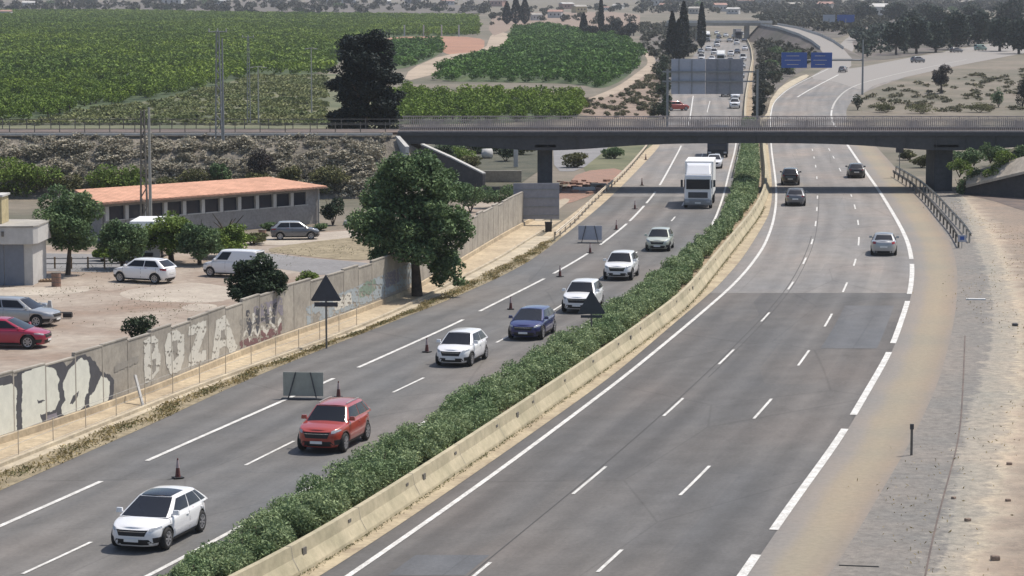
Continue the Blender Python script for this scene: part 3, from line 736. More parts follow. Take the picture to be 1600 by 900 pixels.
# ------------------------------------------------------------------ cars
class Body:
    """plan is a superellipse, side profile a top line; every part below is laid on this surface"""
    def __init__(s, L, W, top, zs=0.24, n=4.1, mid=0.58, nose=0.0):
        s.L, s.W, s.top, s.zs, s.n, s.mid = L, W, top, zs, n, mid
        s.lev = [(.10, 0), (.035, 1), (0.0, 2), (.012, 3), (.05, 4), (.13, 5)]
    def ztop(s, x): return float(np.interp(x, [p[0] for p in s.top], [p[1] for p in s.top]))
    def lv(s, x, b):
        """inset and height at level b 0..5"""
        t = s.ztop(x)
        zz = [s.zs, s.zs + .13, s.mid, s.mid + .62 * (t - s.mid), t - .035, t]
        i = [l[0] for l in s.lev]
        return float(np.interp(b, range(6), i)), float(np.interp(b, range(6), zz))
    def side(s, x, b, sg=1, off=0.0):
        i, z = s.lv(x, b); a = s.L / 2 - i; w = s.W / 2 - i
        q = max(0.0, 1 - abs(min(.999, abs(x) / a)) ** s.n)
        return Vector((x, sg * (w * q ** (1 / s.n) + off), z))
    def front(s, y, b, sg=1, off=0.0):
        zx = sg * s.L / 2 * .93
        i, z = s.lv(zx, b); a = s.L / 2 - i * 1.0; w = s.W / 2 - i
        q = max(0.0, 1 - min(.999, abs(y) / w) ** s.n)
        return Vector((sg * (a * q ** (1 / s.n) + off), y, z))
    def ring_mesh(s, N=72):
        mb = MB(); rings = []
        th = [2 * math.pi * (k + .5) / N for k in range(N)]
        bs = [0, .5, 1, 1.5, 2, 2.5, 3, 3.5, 4, 4.5, 5]
        for b in bs:
            r = []
            for t in th:
                c, sn = math.cos(t), math.sin(t)
                px = math.copysign(abs(c) ** (2 / s.n), c); py = math.copysign(abs(sn) ** (2 / s.n), sn)
                x0 = px * s.L / 2
                i, z = s.lv(x0 * .985, b)
                r.append(Vector((px * (s.L / 2 - i), py * (s.W / 2 - i), z)))
            rings.append(r)
        nb = len(bs)
        mb.grid([r + [r[0]] for r in rings])
        # bottom and top strips between mirrored points
        h = N // 2
        for rr, sgn in ((rings[0], 0), (rings[-1], 1)):
            P = []
            for k in range(h):
                a, b2 = rr[k], rr[N - 1 - k]
                row = []
                for q in range(9):
                    u = q / 8; p = a.lerp(b2, u)
                    if sgn: p = p + Vector((0, 0, .045 * (1 - (2 * u - 1) ** 2)))
                    row.append(p)
                P.append(row)
            mb.grid(P)
            for row in (P[0], P[-1]): mb.add(row, [tuple(range(9))])      # closes the sliver at each end
        return mb
class Cabin:
    def __init__(s, xf0, xf1, xr1, xr0, zb, zt, wb, wt, bow=.16, crown=.05):
        s.xf0, s.xf1, s.xr1, s.xr0, s.zb, s.zt, s.wb, s.wt, s.bow, s.crown = xf0, xf1, xr1, xr0, zb, zt, wb, wt, bow, crown
    def P(s, u, a, b):
        """u 0 front .. 1 rear, a -1..1 across, b 0..1 up"""
        xf = s.xf0 + (s.xf1 - s.xf0) * b ** .92; xr = s.xr0 + (s.xr1 - s.xr0) * b ** 1.1
        w = s.wb + (s.wt - s.wb) * b ** 1.15
        bw = s.bow * (1 - a * a) * (1 - .25 * b)
        x = xf + (xr - xf) * u + bw * (1 - u) * (1 if u < .5 else 0) * (1 - 2 * u) * .55 - bw * (0 if u < .5 else (2 * u - 1)) * .45
        y = a * w * (1 - .06 * abs(2 * u - 1) ** 3)
        z = s.zb + (s.zt - s.zb) * b - .02 * (2 * u - 1) ** 2 * b
        return Vector((x, y, z))
    def roof(s, u, a, off=0.0):
        p = s.P(u, a, 1.0); p.z += s.crown * (1 - a * a) * (1 - (2 * u - 1) ** 4 * .5) + off; return p
    def patch(s, which, r0, r1, b0, b1, off, n=8, sg=1):
        rows = []
        for j in range(5):
            b = b0 + (b1 - b0) * j / 4
            row = []
            for i in range(n + 1):
                q = r0 + (r1 - r0) * i / n
                if which == 'front': p = s.P(0, q, b); nn = Vector((1, 0, .7))
                elif which == 'rear': p = s.P(1, q, b); nn = Vector((-1, 0, .5))
                else: p = s.P(q, sg, b); nn = Vector((0, sg, .35))
                row.append(p + nn.normalized() * off)
            rows.append(row)
        return rows
WHEELS = {}
def wheel_meshes(r, w):
    k = (round(r, 2), round(w, 2))
    if k in WHEELS: return WHEELS[k]
    prof = [(r * .62, -w * .42), (r * .70, -w * .5), (r * .93, -w * .48), (r, -w * .3), (r, w * .3), (r * .93, w * .48), (r * .70, w * .5), (r * .62, w * .42)]
    N = 24; mb = MB()
    mb.grid([[Vector((math.cos(2 * math.pi * i / N) * p[0], p[1], math.sin(2 * math.pi * i / N) * p[0])) for p in prof] for i in range(N + 1)])
    t = mb.build('tmp', 'rubber', smooth=True, weld=True); tm = t.data; bpy.data.objects.remove(t)
    mb = MB()
    mb.tube([(0, -w * .3, 0), (0, w * .30, 0)], r * .60, 20, 1)
    for i in range(7):
        a = 2 * math.pi * i / 7
        M = Matrix.Rotation(-a, 3, 'Y')
        mb.box(M @ Vector((r * .34, w * .40, 0)), (r * .56, w * .14, r * .15), mat=M)
    mb.tube([(0, w * .3, 0), (0, w * .46, 0)], r * .15, 10)
    rimp = [(r * .66, w * .40), (r * .66, w * .48), (r * .56, w * .44), (r * .56, w * .3)]
    mb.grid([[Vector((math.cos(2 * math.pi * i / N) * p[0], p[1], math.sin(2 * math.pi * i / N) * p[0])) for p in rimp] for i in range(N + 1)])
    o = mb.build('tmp', ['alloy', 'black_plastic']); rm = o.data; bpy.data.objects.remove(o)
    WHEELS[k] = (tm, rm); return WHEELS[k]
def add_wheel(parent, x, y, r, w, sg):
    tm, rm = wheel_meshes(r, w)
    o = bpy.data.objects.new('wheel', None); COL.objects.link(o); o.parent = parent; o.location = (x, y, r)
    if sg < 0: o.rotation_euler = (0, 0, math.pi)
    for nm, me in (('tyre', tm), ('rim', rm)):
        c = bpy.data.objects.new(nm, me); COL.objects.link(c); c.parent = o
    return o

CARS = {
 # L, W, H, top line, cabin (xf0,xf1,xr1,xr0,wb,wt), wheelbase front/rear x, wheel r
 'hatch': dict(L=4.35, W=1.79, H=1.45, top=[(-2.2, .92), (-1.9, .97), (.2, .95), (.95, .93), (1.6, .86), (2.0, .775), (2.18, .71)], cab=(1.22, .20, -1.30, -2.0, .83, .60), wx=(1.37, -1.32), r=.335),
 'small': dict(L=3.95, W=1.74, H=1.49, top=[(-2.0, .95), (-1.75, .99), (.2, .97), (.9, .95), (1.45, .89), (1.8, .81), (1.98, .74)], cab=(1.08, .36, -1.25, -1.86, .80, .585), wx=(1.24, -1.24), r=.31),
 'suv': dict(L=4.35, W=1.84, H=1.62, top=[(-2.2, 1.03), (-1.9, 1.09), (.2, 1.06), (.9, 1.05), (1.6, .99), (2.0, .91), (2.18, .84)], cab=(1.02, .36, -1.45, -2.03, .85, .62), wx=(1.36, -1.32), r=.355),
 'wagon': dict(L=4.6, W=1.80, H=1.47, top=[(-2.3, .93), (-2.0, .97), (.2, .94), (1.0, .92), (1.7, .85), (2.1, .76), (2.3, .70)], cab=(1.16, .36, -1.75, -2.18, .82, .60), wx=(1.45, -1.35), r=.32),
 'sedan': dict(L=4.6, W=1.80, H=1.44, top=[(-2.3, .93), (-2.1, 1.0), (-1.5, 1.0), (.2, .95), (1.0, .93), (1.7, .85), (2.1, .76), (2.3, .70)], cab=(1.16, .34, -.85, -1.62, .82, .585), wx=(1.45, -1.35), r=.325),
 'van': dict(L=4.3, W=1.80, H=1.85, top=[(-2.15, 1.1), (.4, 1.1), (1.1, 1.06), (1.6, .98), (2.0, .90), (2.14, .83)], cab=(1.30, .62, -1.95, -2.06, .86, .72), wx=(1.40, -1.30), r=.32),
}
def make_car(kind, paint, loc, rz, label, cat='car', group=None, name='car', roof=None, tinted=False, cut=True, rack=False, cab_paint=None, full=True, size=1.04):
    S = CARS[kind]
    e = empty(name, loc, rz); e.scale = (size,) * 3; tag(e, label, cat, group)
    L, W, H, r = S['L'], S['W'], S['H'], S['r']
    B = Body(L, W, S['top'], zs=.19 if kind != 'suv' else .24, mid=.49 if kind != 'suv' else .56)
    xf0, xf1, xr1, xr0, wb, wt = S['cab']
    C = Cabin(xf0, xf1, xr1, xr0, B.ztop(.2) - .03, H - .05, wb, wt)
    mb = B.ring_mesh(72 if cut else 36)
    ob = mb.build('body', [paint, 'black_plastic'], e, smooth=True, weld=True)
    if cut:                                   # cut real wheel arches
        cb = MB()
        for x in S['wx']:
            for sg in (1, -1): cb.tube([(x, sg * (W / 2 - .30), r), (x, sg * (W / 2 + .2), r)], r + .055, 28)
        co = cb.build('cutter', 'black_plastic')
        co.parent = e
        md = ob.modifiers.new('b', 'BOOLEAN'); md.object = co; md.operation = 'DIFFERENCE'; md.solver = 'EXACT'
        bpy.context.view_layer.update()
        dg = bpy.context.evaluated_depsgraph_get()
        me = bpy.data.meshes.new_from_object(ob.evaluated_get(dg))
        if len(me.vertices) < 1200:
            md.solver = 'FAST'; bpy.context.view_layer.update(); me = bpy.data.meshes.new_from_object(ob.evaluated_get(bpy.context.evaluated_depsgraph_get()))
        ob.modifiers.clear(); ob.data = me
        bpy.data.objects.remove(co)
        for p in me.polygons:
            c = p.center
            for x in S['wx']:
                if abs(c.y) < W / 2 + .01 and math.hypot(c.x - x, c.z - r) < r + .058 and (abs(p.normal.y) < .5 or abs(c.y) < W / 2 - .25): p.material_index = 1
    # cabin shell
    mb = MB()
    U = [i / 12 for i in range(13)]; A = [-1 + i / 5 for i in range(11)]; Bs = [j / 5 for j in range(6)]
    mb.grid([[C.P(u, 1, b) for u in U] for b in Bs]); mb.grid([[C.P(u, -1, b) for u in U] for b in Bs])
    mb.grid([[C.P(0, a, b) for a in A] for b in Bs]); mb.grid([[C.P(1, a, b) for a in A] for b in Bs])
    mb.grid([[C.roof(u, a) for a in A] for u in U])
    mb.build('cabin', cab_paint or paint, e, smooth=False, weld=True).data.shade_smooth()
    # glass
    MB().grid(C.patch('front', -.93, .93, .02, .965, .008)).build('windscreen', 'car_glass', e, smooth=True)
    MB().grid(C.patch('rear', -.84, .84, .18 if kind != 'van' else .25, .88, .008)).build('rear_window', 'car_glass', e, smooth=True)
    for sg in (1, -1):
        splits = [(.075, .46), (.485, .80), (.825, .95)] if kind in ('suv', 'wagon', 'hatch') else [(.08, .50), (.525, .90)]
        if kind == 'van': splits = [(.08, .34)]
        for a0, a1 in splits:
            rows = C.patch('side', a0, a1, .14, .86, .008, 6, sg)
            if a0 < .1:                                   # follow the raked pillar
                pass
            MB().grid(rows).build('side_window', 'car_glass', e, smooth=True)
    if roof:
        MB().grid([[C.roof(-.004 + .56 * i / 10, -.86 + 1.72 * j / 8, .008) for j in range(9)] for i in range(11)]).build('roof_glass', roof, e, smooth=True)
    if rack:
        for sg in (1, -1): MB().tube([C.roof(.1 + .8 * i / 6, sg * .88, .05) for i in range(7)], .018, 6).build('roof_rail', 'galvanised', e)
    ft = lambda y0, y1, b0, b1, off=.008, sg=1, n=8: [[B.front(y0 + (y1 - y0) * i / n, b0 + (b1 - b0) * j / 4, sg, off) for i in range(n + 1)] for j in range(5)]
    hw = W / 2
    # front
    MB().grid([[B.front((2 * i / 8 - 1) * hw * (.46 + .12 * j / 4), 2.15 + 1.35 * j / 4, 1, .008) for i in range(9)] for j in range(5)]).build('grille', 'black_plastic', e, smooth=True)
    if full:
        MB().grid(ft(-hw * .50, hw * .50, 2.86, 2.96, .016)).build('grille_bar', 'chrome', e)
        MB().grid([[B.front((2 * i / 8 - 1) * hw * (.74 - .16 * j / 4), .35 + 1.2 * j / 4, 1, .008) for i in range(9)] for j in range(5)]).build('air_intake', 'black_plastic', e, smooth=True)
        for sg in (1, -1): MB().grid(ft(sg * hw * .70, sg * hw * .93, .7, 1.8)).build('fog_lamp_recess', 'black_plastic', e)
    for sg in (1, -1):
        mb = MB(); mb.grid([[B.front(sg * hw * (.60 + .36 * i / 6), 2.95 + .35 * i / 6 + (1.0 + .25 * i / 6) * j / 4, 1, .012) for i in range(7)] for j in range(5)])
        mb.grid([[B.side(L / 2 - .50 + .34 * i / 6, 3.2 + .9 * j / 3 * (.4 + .6 * i / 6), sg, .010) for i in range(7)] for j in range(4)])
        mb.build('headlight', 'lamp_glass', e, smooth=True)
        mb = MB(); mb.grid(ft(sg * hw * .60, sg * hw * .95, 3.0, 4.3, .010, -1, 6))
        mb.grid([[B.side(-L / 2 + .40 - .28 * i / 6, 3.2 + 1.0 * j / 3, sg, .010) for i in range(7)] for j in range(4)])
        mb.build('tail_light', 'tail_glass', e, smooth=True)
    fx = B.front(0, 1.9, 1).x
    MB().box((fx + .022, 0, B.zs + .20), (.014, .46, .10)).build('number_plate', 'plate', e)
    rx = B.front(0, 2.6, -1).x
    MB().box((rx - .015, 0, .62), (.014, .50, .11)).build('number_plate', 'plate', e)
    if full:
        MB().grid(ft(-hw * .8, hw * .8, .05, 1.15, .010, -1)).build('rear_bumper_trim', 'black_plastic', e, smooth=True)
        MB().grid([[B.front(-hw * .74 + hw * 1.48 * i / 8, b, -1, .006) for i in range(9)] for b in (4.42, 4.5)]).build('tailgate_seam', 'black_plastic', e)
        for sg in (1, -1):
            MB().grid([[B.side(S['wx'][1] + r + .07 + (S['wx'][0] - S['wx'][1] - 2 * r - .14) * i / 8, b, sg, .012) for i in range(9)] for b in (.0, .35, .8)]).build('sill_trim', 'black_plastic', e)
            ds = [xf0 - .05, (xf0 + xr0) / 2 + .12, xr0 + .55] if kind != 'van' else [xf0 - .05, .25]
            for dx in ds:
                MB().grid([[B.side(dx + d, b, sg, .004) for d in (-.007, .007)] for b in (.8, 1.6, 2.4, 3.2, 4.0, 4.5)]).build('door_seam', 'black_plastic', e)
            for dx in ds[1:]:
                p = B.side(dx + .16, 3.25, sg, .02)
                MB().box(p, (.17, .03, .03)).build('door_handle', paint, e, bevel=.006)
    for sg in (1, -1):
        p = C.P(.06, sg, .10)
        mb = MB(); mb.box(p + Vector((-.02, sg * .14, .06)), (.11, .22, .15), taper=.8); mb.tube([p + Vector((0, -sg * .02, 0)), p + Vector((0, sg * .1, .03))], .025, 6)
        mb.build('wing_mirror', paint, e, bevel=.02 if full else 0)
        for x in S['wx']: add_wheel(e, x, sg * (W / 2 - .125), r, .21, sg)
    return e
def heading(cur, y, away=True):
    t = cur.tan(y)
    return math.atan2(t.y, t.x) + (0 if away else math.pi)
def put_car(kind, paint, px, cur, away, label, **kw):
    p = G(*px)
    p.z += .03
    return make_car(kind, paint, p, heading(cur, p.y, away) if not isinstance(cur, float) else R(cur), label, **kw)

# ------------------------------------------------------------------ railway embankment and bridge
BZ0, BZ1, DT = 239.0, 248.0, 5.7            # near and far edge of the deck, deck top height
XL, XR_ = (622 - 800) / 16.3, (1535 - 800) / 16.3
def embank(name, x0, x1, xtoe, mat='embankment_soil'):
    """trapezoid bank along x with rough slopes; the end towards the road slopes down to xtoe"""
    sg = 1 if xtoe > x1 else -1
    n = 90; prof = [(-9.0, 0.0), (-6, 1.9), (-3, 3.9), (0, DT - .25), (BZ1 - BZ0, DT - .25), (BZ1 - BZ0 + 3, 3.8), (BZ1 - BZ0 + 9.0, 0.0)]
    rows = []
    X = [x0 + (x1 - x0) * i / n for i in range(n + 1)]
    for i, x in enumerate(X):
        rows.append([(x, BZ0 + a + RNG.uniform(-.35, .35) * (0 < h < 5), max(0, h + RNG.uniform(-.3, .3) * (0 < h < 5))) for a, h in prof])
    rows.append([(x1 + (xtoe - x1) * .5, BZ0 + 4.5 + (a - 4.5) * .8, min(h, 2.8)) for a, h in prof])
    rows.append([(xtoe, BZ0 + 4.5 + (a - 4.5) * .7, 0) for a, h in prof])
    mb = MB(); mb.grid([[Vector(p) for p in r] for r in rows])
    return tag(mb.build(name, mat), kind='structure')
embank('embankment', -330, XL, XL + 7.5)
embank('embankment', 330, XR_ + 7.0, XR_ + 0.5, 'scrub_ground')
mb = MB(); mb.box(((XL - 330) / 2, (BZ0 + BZ1) / 2 + .2, DT - .12), (330 + XL, 7.2, .25)); tag(mb.build('track_bed', 'dark_soil'), kind='structure')

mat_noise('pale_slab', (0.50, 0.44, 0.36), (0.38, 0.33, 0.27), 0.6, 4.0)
mat_noise('pier_shaded', (0.085, 0.09, 0.10), (0.06, 0.065, 0.075), 0.4, 3.0)  # pier colour darkened to hold the shade under the deck
br = empty('railway_bridge', ((XL + 60) / 2, BZ0, 0))
tag(br, 'long dark railway bridge with pale railings crossing both carriageways', 'bridge')
br_off = Vector(br.location)
def on(parent_empty, o):                     # keep world place when parenting
    o.parent = parent_empty; o.matrix_parent_inverse = Matrix.Translation(parent_empty.location).inverted(); return o
XE = 75.0
mb = MB()
mb.box(((XL + XE) / 2, (BZ0 + BZ1) / 2, DT - .15), (XE - XL, BZ1 - BZ0, .3))
on(br, mb.build('deck', 'dark_soil'))
for y in (BZ0 + .35, BZ1 - .35):
    mb = MB()
    xs_ = [XL + (XE - XL) * i / 60 for i in range(61)]
    def und(x):                              # shallow haunch over the piers
        d = min(abs(x - 3.2), abs(x - 42.0), 22)
        return 4.0 + .7 * (1 - math.exp(-(d / 8) ** 2))
    P0 = [[Vector((x, y + q, DT - .30 if k else und(x))) for x in xs_] for k, q in ((0, -.25), (1, -.25), (1, .25), (0, .25), (0, -.25))]
    mb.grid(P0)
    for i in range(0, 60, 2): mb.box((xs_[i], y - .30 if y < 240 else y + .30, (und(xs_[i]) + DT - .3) / 2), (.06, .12, DT - .34 - und(xs_[i])))
    on(br, mb.build('girder', 'steel_dark'))
for i in range(0, 13):
    x = XL + 4 + (XE - XL - 8) * i / 12
    mb = MB(); mb.box((x, (BZ0 + BZ1) / 2, 5.15), (.25, BZ1 - BZ0 - 1.3, .4)); on(br, mb.build('cross_beam', 'steel_dark'))
mb = MB(); mb.box(((XL + XE) / 2, BZ0 - .06, DT - .12), (XE - XL, .12, .36)); on(br, mb.build('deck_edge', 'steel_dark'))
for y in (BZ0 + .05, BZ1 - .05):
    mb = MB()
    for i in range(int((XE - XL) / .95)):
        x = XL + .2 + i * .95
        mb.box((x, y, DT + .62), (.09, .09, 1.25))
        for k in range(1, 5): mb.box((x + k * .19, y, DT + .60), (.085, .035, 1.05))
    for z, t in ((1.22, .10), (.12, .16), (.68, .045)): mb.box(((XL + XE) / 2, y, DT + z), (XE - XL, t, t))
    on(br, mb.build('railing', 'rail_pale'))
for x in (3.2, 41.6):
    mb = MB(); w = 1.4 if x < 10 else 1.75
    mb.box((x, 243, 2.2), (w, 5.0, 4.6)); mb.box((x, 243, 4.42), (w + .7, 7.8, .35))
    on(br, mb.build('pier', 'pier_shaded', bevel=.05))
for k, y in enumerate((241.6, 243.1)):
    on(br, MB().box(((XL + XE) / 2, y, DT + .24), (XE - XL, .07, .16)).build('track_rail', 'guard_dark'))
for x0, x1, nm in ((-150, XL, 'left'),):
    f = empty('rail_fence', (x1, BZ0 + .3, DT - .1)); tag(f, 'low dark fence with two rails along the top of the long embankment', 'fence')
    pm = MB().box((0, 0, .55), (.08, .08, 1.1)).build('post', 'guard_dark', f); pm.location.x = -1.2
    for i in range(1, 60): q = pm.copy(); COL.objects.link(q); q.location.x = -i * 2.4 - 1.2
    for z in (.45, 1.0): MB().box((-72, 0, z), (144, .05, .07)).build('rail', 'guard_dark', f)
    f2 = empty('rail_fence', (x1, BZ1 - .2, DT - .1)); tag(f2, 'dark far side fence behind the railway track on the embankment', 'fence')
    for i in range(60): q = pm.copy(); COL.objects.link(q); q.parent = f2; q.location.x = -i * 2.4 - 1.2
    for z in (.5, 1.05): MB().box((-72, 0, z), (144, .05, .08)).build('rail', 'guard_dark', f2)
tag(MB().box((-90, BZ0 - .35, DT - .12), (180 + XL * 2 - 1, .5, .22)).build('edge_kerb', 'render_white'), 'pale concrete edge beam along the near rim of the embankment', 'kerb')
# wing walls
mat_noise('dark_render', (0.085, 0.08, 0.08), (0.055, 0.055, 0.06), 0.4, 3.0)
def wing(pts, label, cap='kerb_concrete', mat='render_grey', t=.35, ct=.13, ck=1.2):
    e = empty('wing_wall', (pts[0][0], pts[0][1], 0)); tag(e, label, 'wall')
    mb = MB(); mc = MB()
    for (x0, y0, z0), (x1, y1, z1) in zip(pts[:-1], pts[1:]):
        d = Vector((y1 - y0, -(x1 - x0), 0)).normalized() * t / 2
        for m_, zz0, zz1, k in ((mb, (-.05, -.05), (z0, z1), 1.0), (mc, (z0 + .002, z1 + .002), (z0 + ct, z1 + ct), ck)):
            a, b = Vector((x0, y0, 0)), Vector((x1, y1, 0))
            vs = [a - d * k + Vector((0, 0, zz0[0])), a + d * k + Vector((0, 0, zz0[0])), b + d * k + Vector((0, 0, zz0[1])), b - d * k + Vector((0, 0, zz0[1])),
                  a - d * k + Vector((0, 0, zz1[0])), a + d * k + Vector((0, 0, zz1[0])), b + d * k + Vector((0, 0, zz1[1])), b - d * k + Vector((0, 0, zz1[1]))]
            m_.add(vs, [(3, 2, 1, 0), (4, 5, 6, 7), (0, 1, 5, 4), (1, 2, 6, 5), (2, 3, 7, 6), (3, 0, 4, 7)])
    on(e, mb.build('wall', mat)); on(e, mc.build('coping', cap))
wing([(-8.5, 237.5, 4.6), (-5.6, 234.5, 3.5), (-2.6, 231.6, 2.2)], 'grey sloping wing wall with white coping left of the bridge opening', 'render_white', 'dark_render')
wing([(-10.9, 238.4, 5.3), (-9.9, 236, 4.4)], 'short pale wing wall sloping down beside the end of the bridge railing', 'render_white', 'render_white')
wing([(42.9, 235.9, .75), (46, 232.6, 1.85), (49.1, 229.4, 3.05), (53.5, 227.4, 4.2)], 'low dark retaining wall under the pale sloping slab right of the bridge pier', 'pale_path', 'dark_render', .4, .12, 1.3)  # dark face colour carries the shadow below the slab

cs = [(42.8, 235.0, .95), (48.8, 229.0, 3.05), (49.3, 231.4, 4.4), (43.2, 237.2, 1.95)]
mb = MB(); vs = [Vector(c) for c in cs]; lo = [v - Vector((0, 0, .25)) for v in vs]
mb.add(vs + lo, [(0, 1, 2, 3), (7, 6, 5, 4), (0, 4, 5, 1), (1, 5, 6, 2), (2, 6, 7, 3), (3, 7, 4, 0)])
tag(mb.build('sloping_slab', 'pale_slab'), 'pale tan concrete slab sloping up behind the thick right bridge pier', 'slab')
# ------------------------------------------------------------------ median: hedge and barrier
bar = empty('median_barrier', (BT(120), 120, 0)); tag(bar, 'long pale yellow concrete barrier curving between the hedge and the right carriageway', 'barrier')
ys = yrange(Y0, 400, 2.0)
prof = [(-.62, 0), (-.50, .62), (-.46, .88), (-.28, .88), (-.22, .50), (-.02, .14), (0, 0)]
mb = MB(); mb.grid([[BT.pt(y, o, z) for o, z in prof] for y in ys]); on(bar, mb.build('concrete_body', 'barrier_concrete'))
mb = MB()
y = Y0
while y < 380:
    c = BT.pt(y, -.14, .36); t = BT.tan(y); a = math.atan2(t.y, t.x)
    y += 6.0
    P_ = [(-.46, .883), (-.28, .883), (-.218, .50), (-.018, .145)]
    on(bar, MB().grid([[BT.pt(y - 6 + d_, o, z + .003) for o, z in P_] for d_ in (0, .035)]).build('joint', 'gravel'))
for i, yy in enumerate([G(487, 890).y, G(672, 770).y, G(817, 670).y, G(990, 545).y, G(1090, 465).y]):
    mb = MB(); t = BT.tan(yy)
    mb.box(BT.pt(yy, -.245, .42), (.10, .30, .5), math.atan2(t.y, t.x) - math.pi / 2); on(bar, mb.build('reflector_post', 'guard_dark'))
for i in range(26):
    yy = 78 + i * 6.2
    mb = MB(); t = BT.tan(yy); mb.box(BT.pt(yy, -.235, .66), (.02, .28, .10), math.atan2(t.y, t.x) - math.pi / 2 + .0); on(bar, mb.build('reflector', 'guard_dark'))
# hedge of oleander bushes
hd = empty('oleander_hedge', (LR(120) + 1.0, 120, 0)); tag(hd, 'long dense dark green oleander hedge filling the median strip', 'hedge')
def hedge_edges(y):
    return LR(y) + .10, BT(y) - 1.15
pts = []; stems = MB()
y = 66.0
Ps = []
while y < 395:
    a, b = hedge_edges(y); w = min(max(b - a, .8), 3.4); c = (a + b) / 2 - (.15 if y < 220 else 0)
    if y < 78: w *= .85
    sp = 1.25
    hh = RNG.uniform(.95, 1.45) * (.7 if y < 76 else 1)
    dens = np.interp(y, [60, 100, 160, 260, 400], [6400, 5200, 2500, 900, 340])
    L = []
    for q in range(9):
        L.append((c + RNG.uniform(-.40, .40) * w, y + RNG.uniform(-.8, .8), hh * RNG.uniform(.30, .62), w * RNG.uniform(.17, .30), RNG.uniform(.4, .8), hh * RNG.uniform(.30, .50)))
    Ps.append((crown_points(int(dens), L, RNG, .45), float(np.interp(y, [60, 120, 200, 400], [.115, .13, .20, .32]))))
    stems.tube([(c, y, -.05), (c + RNG.uniform(-.2, .2), y + .1, hh * .8)], [.06, .02], 5)
    y += sp
on(hd, stems.build('stem', 'bark'))
Vs = []; Fs = []; o_ = 0
for P, lf in Ps:
    P = P[P[:, 2] > .03]
    V, F = leaf_quads(P, lf, .25, RNG, .38); Vs.append(V); Fs.append(F + o_); o_ += len(V)
on(hd, np_mesh('foliage', np.concatenate(Vs), np.concatenate(Fs), 'oleander'))

# ------------------------------------------------------------------ graffiti wall along the left
wl = empty('boundary_wall', (WB(100), 100, 0)); tag(wl, 'long weathered concrete panel wall painted with big letters beside the motorway', 'wall')
WH = 2.62
WYs = [G(*p).y for p in WPX]
def wall_h(y): return 2.62 if y < 155 else 2.62 - .15 * math.sin((y - 155) / 6)
yy0 = 60.0; yy1 = G(831, 345).y
np_ = 0; y = yy0
pan = MB(); cap = MB()
while y < yy1 - .1:
    y2 = min(y + 2.5, yy1); hgt = WH + .09 * math.sin(np_ * 2.3) + (.16 if np_ % 9 == 0 else 0)
    a0, a1 = WB.pt(y + .015, 0), WB.pt(y2 - .015, 0)
    d = WB.tan((y + y2) / 2); nrm = Vector((d.y, -d.x, 0))
    vs = []
    for z in (-.1, hgt):
        for p, o in ((a0, -.12), (a0, 0), (a1, 0), (a1, -.12)): vs.append(Vector((p.x, p.y, z)) + nrm * o)
    on(wl, MB().add(vs, [(3, 2, 1, 0), (4, 5, 6, 7), (0, 1, 5, 4), (1, 2, 6, 5), (2, 3, 7, 6), (3, 0, 4, 7)]).build('wall_panel', 'wall_concrete'))
    # post between panels and coping
    q = Vector((a0.x, a0.y, 0))
    on(wl, MB().box(q + nrm * -.06 + Vector((0, 0, hgt / 2)), (.10, .15, hgt + .02), math.atan2(d.y, d.x)).build('post', 'wall_concrete'))
    c = (a0 + a1) / 2; c.z = hgt + .032
    on(wl, MB().box(c + nrm * -.06, ((a1 - a0).length + .02, .17, .06), math.atan2(d.y, d.x)).build('coping', 'wall_concrete'))
    np_ += 1; y = y2
# low plinth at the foot
mb = MB(); ys = yrange(yy0, yy1, 2.5)
mb.grid([[WB.pt(y, o, z) for o, z in ((.16, -.02), (.14, .28), (.02, .30))] for y in ys]); on(wl, mb.build('plinth', 'path_concrete'))
